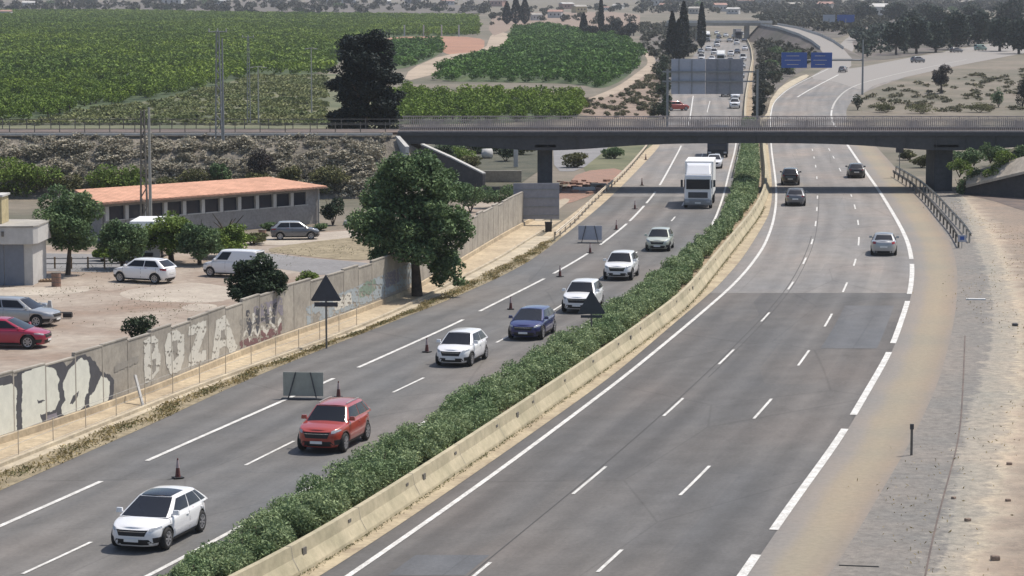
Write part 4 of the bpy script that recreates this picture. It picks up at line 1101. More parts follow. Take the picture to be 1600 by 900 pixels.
# paint on the wall: outlines in the plane of the wall (metres along, metres up) taken from where they stand
WS = [(WB(y), y) for y in np.arange(60, 200, .5)]
def wall_uv(px, py):
    dx, dy, dz = ray(px, py)
    for (x0, y0), (x1, y1) in zip(WS[:-1], WS[1:]):
        f0 = x0 * dy - y0 * dx; f1 = x1 * dy - y1 * dx
        if f0 * f1 <= 0:
            k = f0 / (f0 - f1); Y = y0 + (y1 - y0) * k
            return Y, CH + dz * (Y / dy)
    return None
def inside(poly, X, Z):
    r = np.zeros(X.shape, bool); n = len(poly)
    for i in range(n):
        x0, y0 = poly[i]; x1, y1 = poly[(i + 1) % n]
        c = ((y0 > Z) != (y1 > Z)) & (X < (x1 - x0) * (Z - y0) / (y1 - y0 + 1e-12) + x0)
        r ^= c
    return r
def graffiti(label, layers, off=.012, cell=.035, outline=0, wear=0.0):
    """layers: (material, outline) painted over one another; later ones win"""
    polys = [(m_, [wall_uv(*p) for p in poly]) for m_, poly in layers]
    y0 = min(p[0] for _, q in polys for p in q); y1 = max(p[0] for _, q in polys for p in q)
    z1 = min(2.58, max(p[1] for _, q in polys for p in q)); z0 = .31
    ny = int((y1 - y0) / cell) + 1; nz = int((z1 - z0) / cell) + 1
    cy, cz = np.meshgrid(y0 + (np.arange(ny) + .5) * cell, z0 + (np.arange(nz) + .5) * cell, indexing='ij')
    wob = .03 * np.sin(cy * 9 + cz * 4) + .02 * np.sin(cz * 17 - cy * 5)
    idx = -np.ones(cy.shape, int); names = []
    for m_, q in polys:
        if m_ not in names: names.append(m_)
        hit = inside(q, cy + wob, cz + wob * .6)
        if outline and m_ == 'spray_pale':                 # sprayed contour round each fat letter
            if 'spray_dark' not in names: names.append('spray_dark')
            fat = hit.copy()
            for _ in range(9):                                 # the wall is seen at a grazing angle: contours are wide along it
                g = fat.copy(); g[1:] |= fat[:-1]; g[:-1] |= fat[1:]; fat = g
            for _ in range(outline):
                g = fat.copy(); g[1:] |= fat[:-1]; g[:-1] |= fat[1:]; g[:, 1:] |= fat[:, :-1]; g[:, :-1] |= fat[:, 1:]; fat = g
            idx[fat] = names.index('spray_dark')
        idx[hit] = names.index(m_)
    if wear:                                               # sun and rain have taken part of the paint off
        nn = sum(np.sin(cy * a_ + cz * b_ + c_) for a_, b_, c_ in ((2.1, 7.3, 0), (5.7, -3.1, 1), (1.3, 11.9, 2), (9.3, 17.1, 3), (13.7, -23.0, 4), (3.3, 31.0, 5))) / 6
        idx[nn > .42 - wear] = -1
    vs, fs, mi = [], [], []
    for j in range(nz):
        i = 0
        while i < ny:
            if idx[i, j] >= 0:
                k = i
                while k < ny and idx[k, j] == idx[i, j] and k - i < 12: k += 1
                a, b = y0 + i * cell, y0 + k * cell; z = z0 + j * cell
                o = len(vs)
                vs += [WB.pt(a, off, z), WB.pt(b, off, z), WB.pt(b, off, z + cell), WB.pt(a, off, z + cell)]
                fs.append((o, o + 1, o + 2, o + 3)); mi.append(int(idx[i, j])); i = k
            else: i += 1
    ob = np_mesh('graffiti', [tuple(v) for v in vs], fs, names, None, mi=mi)
    on(wl, ob); tag(ob, label)
graffiti('huge pale bubble letters with dark outlines reading iPa', [
    ('spray_dark', [(-30, 600), (8, 585), (28, 588), (38, 600), (38, 690), (-40, 700)]),
    ('spray_pale', [(-30, 615), (2, 602), (20, 600), (29, 610), (28, 700), (-40, 700)]),
    ('spray_violet', [(66, 650), (95, 640), (170, 630), (172, 641), (120, 655), (68, 668)]),
    ('spray_dark', [(80, 570), (95, 562), (105, 572), (128, 556), (143, 560), (158, 580), (176, 594), (174, 612), (166, 632), (150, 640), (105, 655), (92, 640), (96, 610), (80, 585)]),
    ('spray_pale', [(34, 584), (50, 576), (70, 571), (84, 576), (94, 596), (94, 622), (85, 641), (62, 648), (66, 662), (46, 672), (34, 674)]),
    ('spray_dark', [(58, 624), (70, 627), (60, 631)]),
    ('spray_pale', [(98, 598), (107, 578), (127, 558), (138, 567), (140, 590), (136, 630), (124, 642), (105, 652), (96, 645), (96, 634), (102, 625)]),
    ('spray_dark', [(108, 632), (114, 618), (123, 611), (120, 622), (113, 632)]),
    ('spray_pale', [(147, 612), (158, 586), (171, 596), (170, 622), (163, 634), (144, 641), (138, 634), (140, 618)]),
    ('spray_grey', [(178, 572), (216, 556), (216, 566), (178, 582)]),
], outline=3)
graffiti('tall faded whitish letters reading BOZA', [
    ('spray_white', [(224, 532), (238, 524), (247, 530), (246, 545), (251, 556), (249, 578), (238, 592), (226, 600)]),
    ('spray_grey', [(237, 538), (242, 536), (241, 548), (237, 550)]), ('spray_grey', [(237, 562), (244, 560), (243, 580), (238, 585)]),
    ('spray_white', [(262, 520), (275, 515), (287, 524), (288, 556), (282, 578), (268, 586), (259, 572), (257, 540)]),
    ('spray_grey', [(269, 534), (277, 530), (278, 556), (271, 564)]),
    ('spray_white', [(294, 511), (322, 500), (322, 516), (309, 552), (322, 546), (322, 562), (294, 574), (294, 560), (308, 520), (294, 526)]),
    ('spray_white', [(330, 562), (338, 500), (352, 492), (370, 540), (371, 548), (358, 552), (354, 540), (343, 544), (341, 560)]),
    ('spray_grey', [(345, 516), (350, 514), (353, 530), (344, 532)]),
], wear=.03)
graffiti('dark violet and white scribbled lettering under the fig tree', [
    ('spray_grey', [(374, 500), (442, 472), (444, 512), (376, 548)]),
    ('spray_violet', [(396, 480), (440, 464), (442, 492), (398, 508)]),
    ('spray_maroon', [(374, 534), (406, 518), (440, 504), (440, 520), (376, 550)]),
    ('spray_dark', [(384, 486), (390, 484), (394, 526), (387, 528)]), ('spray_dark', [(400, 482), (406, 480), (404, 520), (399, 522)]), ('spray_dark', [(411, 478), (415, 476), (421, 510), (416, 513)]), ('spray_dark', [(426, 474), (432, 472), (429, 506), (424, 508)]), ('spray_dark', [(386, 505), (430, 488), (431, 493), (387, 511)]),
    ('spray_white', [(378, 528), (384, 512), (390, 526), (396, 508), (402, 522), (408, 504), (416, 516), (422, 500), (430, 510), (438, 494), (440, 500), (431, 518), (423, 508), (416, 524), (408, 512), (402, 530), (396, 516), (390, 534), (384, 520), (379, 535)]),
    ('spray_white', [(394, 490), (398, 488), (398, 504), (394, 506)]), ('spray_white', [(420, 480), (423, 479), (425, 496), (421, 498)]),
], wear=.22)
graffiti('washed out pale blue and green mural of abstract shapes', [
    ('spray_sky', [(478, 480), (600, 428), (646, 408), (642, 442), (600, 462), (480, 508)]),
    ('spray_green', [(560, 452), (572, 440), (586, 436), (588, 452), (574, 462), (562, 466)]),
    ('spray_violet', [(600, 428), (622, 420), (624, 440), (603, 450)]),
    ('spray_white', [(520, 470), (548, 456), (550, 474), (524, 486)]),
    ('spray_grey', [(488, 492), (500, 486), (498, 502), (488, 505)]),
], wear=.2)
graffiti('small faint grey scribble on a far wall panel', [
    ('spray_grey', [(700, 405), (716, 396), (716, 402), (702, 412)]), ('spray_white', [(676, 420), (696, 408), (696, 424), (678, 436)]),
])

# light mesh fence along the kerb, only at the near end
fe = empty('wire_fence', (KB(95), 95, 0)); tag(fe, 'thin wire fence on slim posts between the painted wall and the verge', 'fence')
mb = MB(); y = 78.0; tops = []
while y < 135:
    p = KB.pt(y, -.28, 0); on(fe, MB().tube([p, p + Vector((0, 0, 1.0))], .022, 5).build('post', 'guard_pale')); tops.append(p); y += 3.1
mb = MB()
for z in (.1, .5, .98):
    mb.tube([p + Vector((0, 0, z)) for p in tops], .009, 4)
on(fe, mb.build('wire', 'galvanised'))
mb = MB(); p = KB.pt(G(235, 635).y, -.35, 0); mb.tube([p, p + Vector((-.5, 1.2, 1.15))], .07, 6)
tag(mb.build('leaning_post', 'render_white'), 'white post leaning against the wall behind the wire fence', 'post')

# ------------------------------------------------------------------ guardrails
def guardrail(cur, y0, y1, off, mat, label, h=.75, two=False, zoff=0.0, step=4.0):
    e = empty('guardrail', cur.pt((y0 + y1) / 2, off, 0)); tag(e, label, 'guardrail')
    ys = yrange(y0, y1, 2.0, 0)
    for zz in ((h, h - .42) if two else (h,)):
        mb = MB(); mb.grid([[cur.pt(y, off + o, zz + z) for o, z in ((0, .0), (.05, -.05), (.0, -.13), (.05, -.21), (0, -.28), (-.03, -.14), (0, 0))] for y in ys])
        on(e, mb.build('rail', mat))
    y = y0 + .3
    while y < y1:
        mb = MB(); mb.box(cur.pt(y, off - .10, h / 2 - .05), (.12, .12, h)); on(e, mb.build('post', mat)); y += step
    return e
GL = Curve([(868, 377), (900, 350), (925, 322), (945, 303), (963, 288), (985, 265), (1010, 235), (1022, 215)], sig=3)
guardrail(GL, G(868, 377).y, G(1018, 222).y, 0, 'guard_pale', 'pale steel guardrail along the left hard shoulder before the bridge')
GRr = Curve([(1500, 388), (1488, 366), (1470, 345), (1448, 318), (1425, 295), (1408, 284), (1395, 276)], sig=2)
guardrail(GRr, G(1500, 388).y, G(1393, 276).y, 0, 'guard_dark', 'dark guardrail curving towards the pier, nearer of the two', .72, False, step=4)
guardrail(GRr, G(1496, 380).y, G(1400, 270).y, 1.0, 'galvanised', 'lighter guardrail just behind the dark one by the pier', .80, False, step=4)
guardrail(LR, 260, 330, -.1, 'galvanised', 'thin guardrail at the median edge under the bridge on the left carriageway')
def rbar(cur, y0, y1, off, label, mat='concrete'):
    e = empty('concrete_barrier', cur.pt((y0 + y1) / 2, off)); tag(e, label, 'barrier')
    mb = MB(); mb.grid([[cur.pt(y, off + o, z) for o, z in ((-.3, 0), (-.1, .9), (.1, .9), (.3, 0))] for y in yrange(y0, y1, 4)])
    on(e, mb.build('concrete_body', mat))
rbar(LR, 395, 900, .5, 'far pale concrete barrier edging the busy left carriageway beyond the bridge', 'kerb_concrete')

# ------------------------------------------------------------------ signs, cones, small things
def sign_plain(name, px_c, w, h, zb, label, mat, foot_px, legs=2, face='white_paint', rz=0.0, t=.05, lean=0.0, tube=.03, frame=True):
    p = G(*foot_px); e = empty(name, p, rz); tag(e, label, 'sign')
    if lean: e.rotation_euler = (lean, 0, rz)
    MB().box((0, 0, zb + h / 2), (w, t, h)).build('panel', mat, e, bevel=.01)
    if frame:
        mb = MB()
        for z in (zb + h * .25, zb + h * .75): mb.box((0, -t / 2 - .017, z), (w * .96, .03, .05))
        mb.build('brace', 'steel_grey', e)
    for i in range(legs):
        x = (-.35 + .7 * i) * w if legs == 2 else 0
        MB().tube([(x, .05, -.05), (x, .05, zb + h * .9)], tube, 8).build('leg', 'steel_grey', e)
    return e
def works_panel(foot, label, mat, w=1.78, h=1.05, zb=.15):
    """portable works board seen from behind: board on a folding frame with splayed stays"""
    e = empty('works_board', G(*foot), R(-6)); tag(e, label, 'sign')
    MB().box((0, 0, zb + h / 2), (w, .04, h)).build('panel', mat, e, bevel=.01)
    for s in (-1, 1):
        MB().tube([(s * w * .18, -.04, zb + h), (s * w * .36, -.22, 0)], .03, 6).build('stay', 'steel_dark', e)
    MB().box((0, -.1, .04), (w * 1.05, .35, .06)).build('base', 'steel_dark', e)
works_panel((474, 624), 'grey green works board standing on the broken line behind the red car', 'sign_works')
works_panel((922, 380), 'blue grey works board on the left hard shoulder near the pale guardrail', 'sign_back_pale', w=1.75, h=1.05, zb=.25)
def tri_sign(foot, h0, side, label, z_sub=.22, mat='sign_back_dark', sub=True, up=0.0):
    e = empty('triangular_sign', G(*foot)); tag(e, label, 'sign')
    hh = side * .866; r_ = .06
    pts = [(-side / 2 + r_, h0), (side / 2 - r_, h0), (side / 2, h0 + r_), (r_ * .6, h0 + hh - .02), (-r_ * .6, h0 + hh - .02), (-side / 2, h0 + r_)]
    mb = MB(); n = len(pts)
    vs = [(x, -.03, z) for x, z in pts] + [(x, .0, z) for x, z in pts]
    mb.add(vs, [tuple(range(n)), tuple(reversed(range(n, 2 * n)))] + [(i, (i + 1) % n, n + (i + 1) % n, n + i) for i in range(n)])
    mb.build('panel', mat, e)
    MB().box((0, -.015, h0 - .06 - z_sub / 2), (side * .78, .03, z_sub)).build('plate', mat, e, bevel=.01)
    MB().tube([(0, .05, -.1), (0, .05, h0 + hh * .8)], .05, 8).build('pole', 'guard_dark', e)
tri_sign((510, 545), 2.42, 1.52, 'dark back of a triangular road sign on a tall pole at the left verge')
tri_sign((924, 540), 1.62, 1.40, 'dark back of a triangular road sign standing in the median hedge', .14)
p = G(838, 352)
e = empty('large_sign', p, R(3)); tag(e, 'big grey back of a road sign in front of the left bridge pier', 'sign')
MB().box((0, 0, 1.95), (3.7, .08, 2.9)).build('panel', 'sign_back', e, bevel=.02)
mb = MB()
for z in (.8, 1.5, 2.2, 2.9): mb.box((0, -.06, z), (3.6, .04, .08))
mb.build('brace', 'steel_grey', e)
for x in (-1.2, 1.2): MB().box((x, .1, 1.5), (.12, .12, 3.2)).build('leg', 'steel_grey', e)

cone0 = None
mat_plain('cone_band', (0.42, 0.33, 0.32), 0.6)
def cone(px, label):
    global cone0
    if cone0 is None:
        e = empty('traffic_cone', G(*px))
        MB().box((0, 0, .02), (.42, .42, .04)).build('base', 'black_plastic', e, bevel=.01)
        MB().tube([(0, 0, .04), (0, 0, .78)], [.115, .028], 14).build('cone_body', 'cone_red', e)
        MB().tube([(0, 0, .40), (0, 0, .70)], [.078, .043], 14).build('band', 'cone_band', e)
        cone0 = e
    else:
        e = copy_tree(cone0); e.location = G(*px)
    e.location.z += .034; e.scale = (.88, .88, .92)
    e.rotation_euler = (0, 0, random.uniform(0, 1.5))
    tag(e, label, 'traffic cone', 'traffic cones along the closed lane')
cone((278, 748), 'dark red cone on the road just beyond the white car with the glass roof')
cone((529, 622), 'dark red cone directly behind the red car beside the works board')
cone((667, 551), 'dark red cone left of the white hatchback in the middle of the queue')
cone((798, 484), 'dark red cone left of the dark blue car')
cone((875, 433), 'dark red cone on the line left of the white car that follows the median triangle')
cone((922, 396), 'dark red cone beneath the blue grey works board')
cone((963, 359), 'dark red cone just up the road from the blue grey works board')
cone((992, 327), 'dark red cone level with the truck on the broken line')
cone((1003, 290), 'dark red cone in the shade line of the bridge')
cone((1009, 250), 'dark cone farthest up the lane, just under the bridge')
# marker post on the right verge
e = empty('marker_post', G(1424, 712)); tag(e, 'slim dark marker post standing alone on the grey gravel verge', 'post')
MB().box((0, 0, .55), (.09, .05, 1.1)).build('post', 'guard_dark', e); MB().box((0, -.01, 1.12), (.14, .08, .2)).build('reflector', 'steel_dark', e)
e = empty('blue_sign', G(1503, 388)); tag(e, 'small pale blue square sign at the near end of the dark guardrail', 'sign')
MB().box((0, 0, .72), (.62, .04, .5)).build('panel', 'sign_back_pale', e, bevel=.01); MB().box((0, -.028, .74), (.30, .012, .26)).build('symbol', 'sign_blue', e)
MB().tube([(0, .05, -.1), (0, .05, .8)], .03, 6).build('pole', 'galvanised', e)
e = empty('camera_box', G(1405, 278)); tag(e, 'dark box on a thin post hanging before the bridge near the right guardrail', 'box')
MB().box((0, 0, 2.9), (.75, .4, .5)).build('box', 'steel_dark', e, bevel=.03); MB().tube([(0, 0, -.1), (0, 0, 2.7)], .045, 6).build('post', 'steel_grey', e)
p = G(1525, 469); tag(MB().box(p + Vector((0, 0, .06)), (1.15, .25, .08), R(-4)).build('fallen_board', 'white_paint', bevel=.01), 'white board lying flat on the gravel of the right verge', 'board')
tag(MB().box(G(1342, 886) + Vector((0, 0, .03)), (1.2, .03, .05), R(-10)).build('cable', 'guard_dark'), 'thin dark cable across the tan shoulder edge at the bottom right', 'cable')
for i, (px, py, s_) in enumerate([(1586, 510, .30), (1555, 876, .28), (1512, 815, .2), (1490, 780, .16), (1577, 727, .2), (1575, 784, .18)]):
    mb = MB(); mb.box((0, 0, 0), (s_, s_ * .8, s_ * .6), random.random()); o = mb.build('rock', 'brown_dirt' if i else 'steel_dark', bevel=s_ * .2); o.location = G(px, py) + Vector((0, 0, s_ * .3))
    tag(o, ['dark stone on the pale bank beyond the white board', 'rough stone low on the brown bank at the bottom right', 'small stone on the pale dirt path', 'small stone left of the dirt path edge', 'flat stone on the brown bank halfway down', 'tiny stone on the brown bank below the flat stone'][i], 'rock', 'stones on the right bank')
# things by the left guardrail
p = G(857, 362); e = empty('waste_bin', p); tag(e, 'small black bin on the path where the pale guardrail starts', 'bin')
MB().box((0, 0, .35), (.5, .4, .7), taper=1.1).build('body', 'black_plastic', e, bevel=.03); MB().box((0, 0, .74), (.6, .48, .07)).build('lid', 'black_plastic', e, bevel=.02)
mb = MB()
for i in range(46):
    q = G(random.uniform(868, 950), random.uniform(283, 303)); s_ = random.uniform(.15, .5)
    mb.box(q + Vector((0, 0, s_ * .2)), (s_ * 1.5, s_, s_ * .7), random.random() * 3, mat=None)
tag(mb.build('rubble', 'rubble_red', bevel=.02), 'reddish heap of rubble beside the pale guardrail under the bridge', 'rubble', kind='stuff')
ground_sheet('rubble_soil', [(850, 325), (880, 298), (905, 268), (975, 262), (960, 285), (925, 305), (890, 318)], 'rubble_red', 0.024, 1)
for i, (px, py, l, rz, lb) in enumerate([(912, 298, 2.2, 10, 'white concrete slab with a curled end lying on the red rubble'), (935, 292, 1.6, -20, 'second white slab on the red rubble, nearer the guardrail'), (760, 248, 1.1, 0, 'white round tank seen through the bridge opening')]):
    q = G(px, py)
    if i < 2: tag(MB().box(q + Vector((0, 0, .2)), (l, .5, .35), R(rz)).build('concrete_slab', 'render_white', bevel=.08), lb, 'slab')
    else: tag(MB().tube([q + Vector((-.5, 0, .6)), q + Vector((-.4, 0, .6)), q + Vector((.6, .4, .6)), q + Vector((.7, .4, .6))], [.35, .6, .6, .35], 14).build('tank', 'render_white', smooth=True), lb, 'tank')
ground_sheet('yard_pale_patch', [(833, 345), (836, 330), (850, 322), (880, 310), (893, 312), (870, 330), (850, 345)], 'pale_path', 0.028, 1)
p = G(806, 262); tag(MB().box(p + Vector((0, 0, 1.4)), (.5, .4, 2.6)).build('concrete_pillar', 'render_white', bevel=.03), 'pale concrete pillar behind the bridge opening left of the pier', 'pillar')
p = G(775, 285); tag(MB().box(p + Vector((0, 0, .6)), (5.2, .3, 1.2)).build('low_wall', 'concrete', bevel=.02), 'low grey wall behind the end of the painted wall', 'wall')

# gantry beyond the bridge on the left carriageway, panels seen from behind
GY = 368.0
g = empty('sign_gantry', ((1103 - 800) * GY / FPX, GY, 0)); tag(g, 'overhead gantry with two large blank grey sign backs beyond the bridge', 'gantry')
sx = GY / FPX
for a, b, m_, l in ((1048, 1101, 'sign_back_pale', 'lighter grey left sign back'), (1101.5, 1160, 'sign_back', 'darker grey right sign back')):
    z1 = atY(a, 92, GY).z; z0 = atY(a, 147, GY).z
    tag(on(g, MB().box((((a + b) / 2 - 800) * sx, GY, (z0 + z1) / 2), ((b - a) * sx, .12, z1 - z0)).build('panel', m_, bevel=.02)), l)
for py in (112, 127):
    z = atY(1100, py, GY).z
    on(g, MB().box(((1106 - 800) * sx, GY - .35, z), ((1184 - 1040) * sx, .25, .22)).build('beam', 'steel_grey'))
for px in (1042, 1182):
    on(g, MB().box(((px - 800) * sx, GY - .35, atY(1100, 108, GY).z / 2), (.32, .32, atY(1100, 108, GY).z)).build('post', 'steel_grey'))
for px in (1060, 1080, 1120, 1140):
    on(g, MB().box(((px - 800) * sx, GY - .15, (z0 + z1) / 2), (.1, .12, z1 - z0)).build('bracket', 'steel_grey'))
# blue direction sign on a cantilever post
f = G(1346, 148); CY = f.y; k = CY / FPX
g = empty('direction_sign', f); tag(g, 'two blue direction panels on a long arm from a single tall post', 'sign')
zt_, zb_ = atY(1300, 82, CY).z, atY(1300, 106, CY).z
for a, b in ((1219, 1259), (1265, 1298)):
    pn = on(g, MB().box((((a + b) / 2 - 800) * k, CY - .2, (zt_ + zb_) / 2), ((b - a) * k, .12, zt_ - zb_)).build('panel', 'sign_blue', bevel=.03))
    for i, (h_, w_) in enumerate(((.28, .5), (.0, .62), (-.28, .45))):
        on(g, MB().box((((a + b) / 2 - 800) * k - .3, CY - .27, (zt_ + zb_) / 2 + h_ * (zt_ - zb_)), ((b - a) * k * w_, .008, .13)).build('lettering', 'paint_worn'))
on(g, MB().tube([((1222 - 800) * k, CY, (zt_ + zb_) / 2), ((1346 - 800) * k, CY, (zt_ + zb_) / 2)], .16, 8).build('arm', 'steel_grey'))
on(g, MB().tube([((1346 - 800) * k, CY, f.z - .2), ((1346 - 800) * k, CY, atY(1346, 62, CY).z)], [.22, .14], 10).build('post', 'steel_grey'))
f = G(1318, 47); k = f.y / FPX
g = empty('direction_sign', f); tag(g, 'far small pair of blue and pale panels above the interchange', 'sign')
for a, b, m_ in ((1283, 1302, 'sign_back_pale'), (1305, 1332, 'sign_blue')):
    on(g, MB().box((((a + b) / 2 - 800) * k, f.y, atY(1300, 29, f.y).z), ((b - a) * k, .15, 12 * k)).build('panel', m_))
    on(g, MB().box((((a + b) / 2 - 800) * k, f.y, (f.z + atY(1300, 29, f.y).z) / 2), (.4, .3, abs(atY(1300, 29, f.y).z - f.z))).build('post', 'steel_grey'))

# ------------------------------------------------------------------ long building with the orange roof
A_ = G(160, 379, 0); B_ = G(498, 349, 0)
dv = (B_ - A_); LB = dv.length; az = math.atan2(dv.y, dv.x)
e = empty('long_shed', A_, az); tag(e, 'long low grey building with an orange tiled roof and a row of dark openings', 'building')
WD, EH = 5.5, 3.0
mb = MB(); mb.box((LB / 2, WD, EH / 2 + .1), (LB, .2, EH + .1)); mb.box((.1, WD / 2, EH / 2 + .05), (.2, WD - .2, EH)); mb.box((LB - .1, WD / 2, EH / 2 + .05), (.2, WD - .2, EH))
mb.box((LB / 2, .12, .78), (LB - .4, .24, 1.56)); mb.box((LB / 2, .12, 2.82), (LB - .4, .24, .36))
mb.build('wall', 'render_grey', e)
nb = 11
for i in range(nb):
    x0 = .4 + i * (LB - 1.6) / nb; w_ = (LB - 1.6) / nb
    f = MB().box((x0 + w_ / 2 + .2, .20, 2.10), (w_ - .55, .06, 1.06)).build('window', 'window_dark', e)
    MB().box((x0 + w_ / 2 + .2, .13, 1.585), (w_ - .40, .32, .07)).build('sill', 'render_white', f)
    MB().box((x0 - .06 + .15, .10, 2.10), (.34, .30, 1.08)).build('pillar', 'render_white', e)
MB().box((LB - .75, .14, 2.1), (1.3, .22, 1.08)).build('wall_end', 'render_grey', e)
vs = [(-.9, -.55, EH + .05), (LB + .4, -.55, EH + .05), (LB + .2, WD + .4, EH + .55), (2.4, WD + .4, EH + .55)]
me = bpy.data.meshes.new('roof'); lo = [(x, y, z - .14) for x, y, z in vs]
me.from_pydata(vs + lo, [], [(0, 1, 2, 3), (7, 6, 5, 4), (0, 4, 5, 1), (1, 5, 6, 2), (2, 6, 7, 3), (3, 7, 4, 0)])
u = me.uv_layers.new(name='UVMap')
for p in me.polygons:
    for li in p.loop_indices:
        v = me.vertices[me.loops[li].vertex_index].co; u.data[li].uv = (v.x, v.y)
rf = link_mesh('roof', me, 'roof_tile', e)
MB().box((LB / 2 - .2, -.6, EH - .06), (LB + 1.2, .12, .12)).build('gutter', 'rubble_red', e)
MB().tube([(LB - .12, -.12, 0), (LB - .12, -.12, EH - .1)], .07, 8).build('downpipe', 'render_white', e)
# low building at the left edge
p0 = G(52, 446, 0); s = FPX / p0.y
e = empty('workshop', p0); tag(e, 'low white building with a grey blue double door at the left edge', 'building')
W_ = 11.0
mb = MB()
mb.prism([(0, 0), (0, 4.5), (-W_, 4.5), (-W_, 0)], 0, 2.72); mb.build('wall', 'render_white', e)
MB().prism([(.32, .2), (.1, -.28), (-.25, -.42), (-W_, -.42), (-W_, 4.9), (.1, 4.9), (.32, 4.6)], 2.60, 3.66).build('parapet', 'render_white', e, bevel=.03)
MB().prism([(.36, .2), (.13, -.33), (-.25, -.47), (-W_, -.47), (-W_, 4.9), (.13, 4.9), (.36, 4.6)], 3.661, 3.75).build('coping', 'concrete', e)
for i in range(3):
    MB().box((-1.15 - i * 1.24, -.03, 1.3), (1.2, .06, 2.6)).build('door', 'door_blue_grey', e, bevel=.01)
MB().box((-1.75, -.46, 3.25), (.16, .05, .32)).build('vent', 'guard_dark', e)
MB().box((-3.0, 2.2, 4.6), (1.8, 2.2, 1.7)).build('roof_room', 'render_cream', e, bevel=.02)
MB().box((-3.0, 2.2, 5.51), (2.0, 2.4, .12)).build('roof_room_top', 'render_white', e)
p = G(212, 400, 0)
e = empty('parked_truck', G(238, 402)); tag(e, 'white roofed truck half hidden behind green trees in the yard', 'truck')
MB().box((0, 0, 1.75), (2.4, 4.6, 1.9)).build('cargo_box', 'box_white', e, bevel=.05)
MB().box((0, -3.0, 1.1), (2.2, 1.5, 1.6), taper=.9).build('cab', 'car_white', e, bevel=.15); MB().box((0, -3.72, 1.5), (1.8, .06, .6)).build('windscreen', 'car_glass', e)
for x in (-1, 1):
    for y in (-2.9, 1.4): add_wheel(e, y, 0, .4, .25, 1).location = (x, y, .4)
for c in e.children:
    if c.name.startswith('wheel'): c.rotation_euler = (0, 0, R(90))
MB().box((0, -1.0, .55), (1.2, 6.0, .25)).build('chassis', 'black_plastic', e)

# clutter in the yard and beside the buildings
for i, (px, py, kd, lb) in enumerate([(545, 352, 'white', 'white bag of rubble beside the right end of the long building'), (575, 360, 'white', 'white slab on the ground under the left side of the big leafy tree'), (88, 448, 'drum', 'rusty drum beside the corner of the low white building'), (72, 440, 'pallet', 'wooden pallet leaning behind the drum near the low white building'), (410, 377, 'drum', 'brown drum by the wall of the long building'), (590, 378, 'pallet', 'wooden pallet on the dry patch near the big leafy tree')]):
    q = G(px, py)
    if kd == 'white':
        o = MB().box((0, 0, .22), (1.0, .6, .45), taper=.75).build('rubble_bag', 'render_white', bevel=.12); o.location = q; tag(o, lb, 'bag' if i == 0 else 'slab')
    elif kd == 'drum':
        e = empty('drum', q); tag(e, lb, 'drum'); MB().tube([(0, 0, 0), (0, 0, .88)], .29, 14).build('body', 'rubble_red', e)
        for z in (.28, .60, .87): MB().tube([(0, 0, z - .015), (0, 0, z + .015)], .305, 14).build('rim', 'guard_dark', e)
    else:
        e = empty('pallet', q, R(15)); tag(e, lb, 'pallet')
        for k in range(6): MB().box((-.5 + k * .2, 0, .13), (.11, 1.0, .025)).build('board', 'wood', e)
        for y in (-.42, 0, .42): MB().box((0, y, .06), (1.15, .09, .1)).build('runner', 'wood', e)
# ------------------------------------------------------------------ vehicles on the left carriageway (driving towards the camera)
LAc = LC
put_car('hatch', 'car_white', (250, 843), LM, False, 'white hatchback with a black glass roof nearest the camera', roof='car_glass')
put_car('suv', 'car_red', (523, 696), LM, False, 'red crossover behind the nearest white car', rack=True)
put_car('small', 'car_white', (722, 566), LM, False, 'white hatchback third in the queue, between the red and dark blue cars')
put_car('hatch', 'car_blue', (832, 525), LM, False, 'dark navy blue hatchback fourth in the queue', name='car')
put_car('suv', 'car_white', (911, 484), LM, False, 'white car partly behind the triangular sign in the hedge')
put_car('suv', 'car_white', (971, 434), LM, False, 'white crossover fully in view between the sign triangle and the pale green car', cab_paint=None)
put_car('small', 'car_pale_green', (1031, 390), LM, False, 'pale greenish silver hatchback just ahead of the white truck')
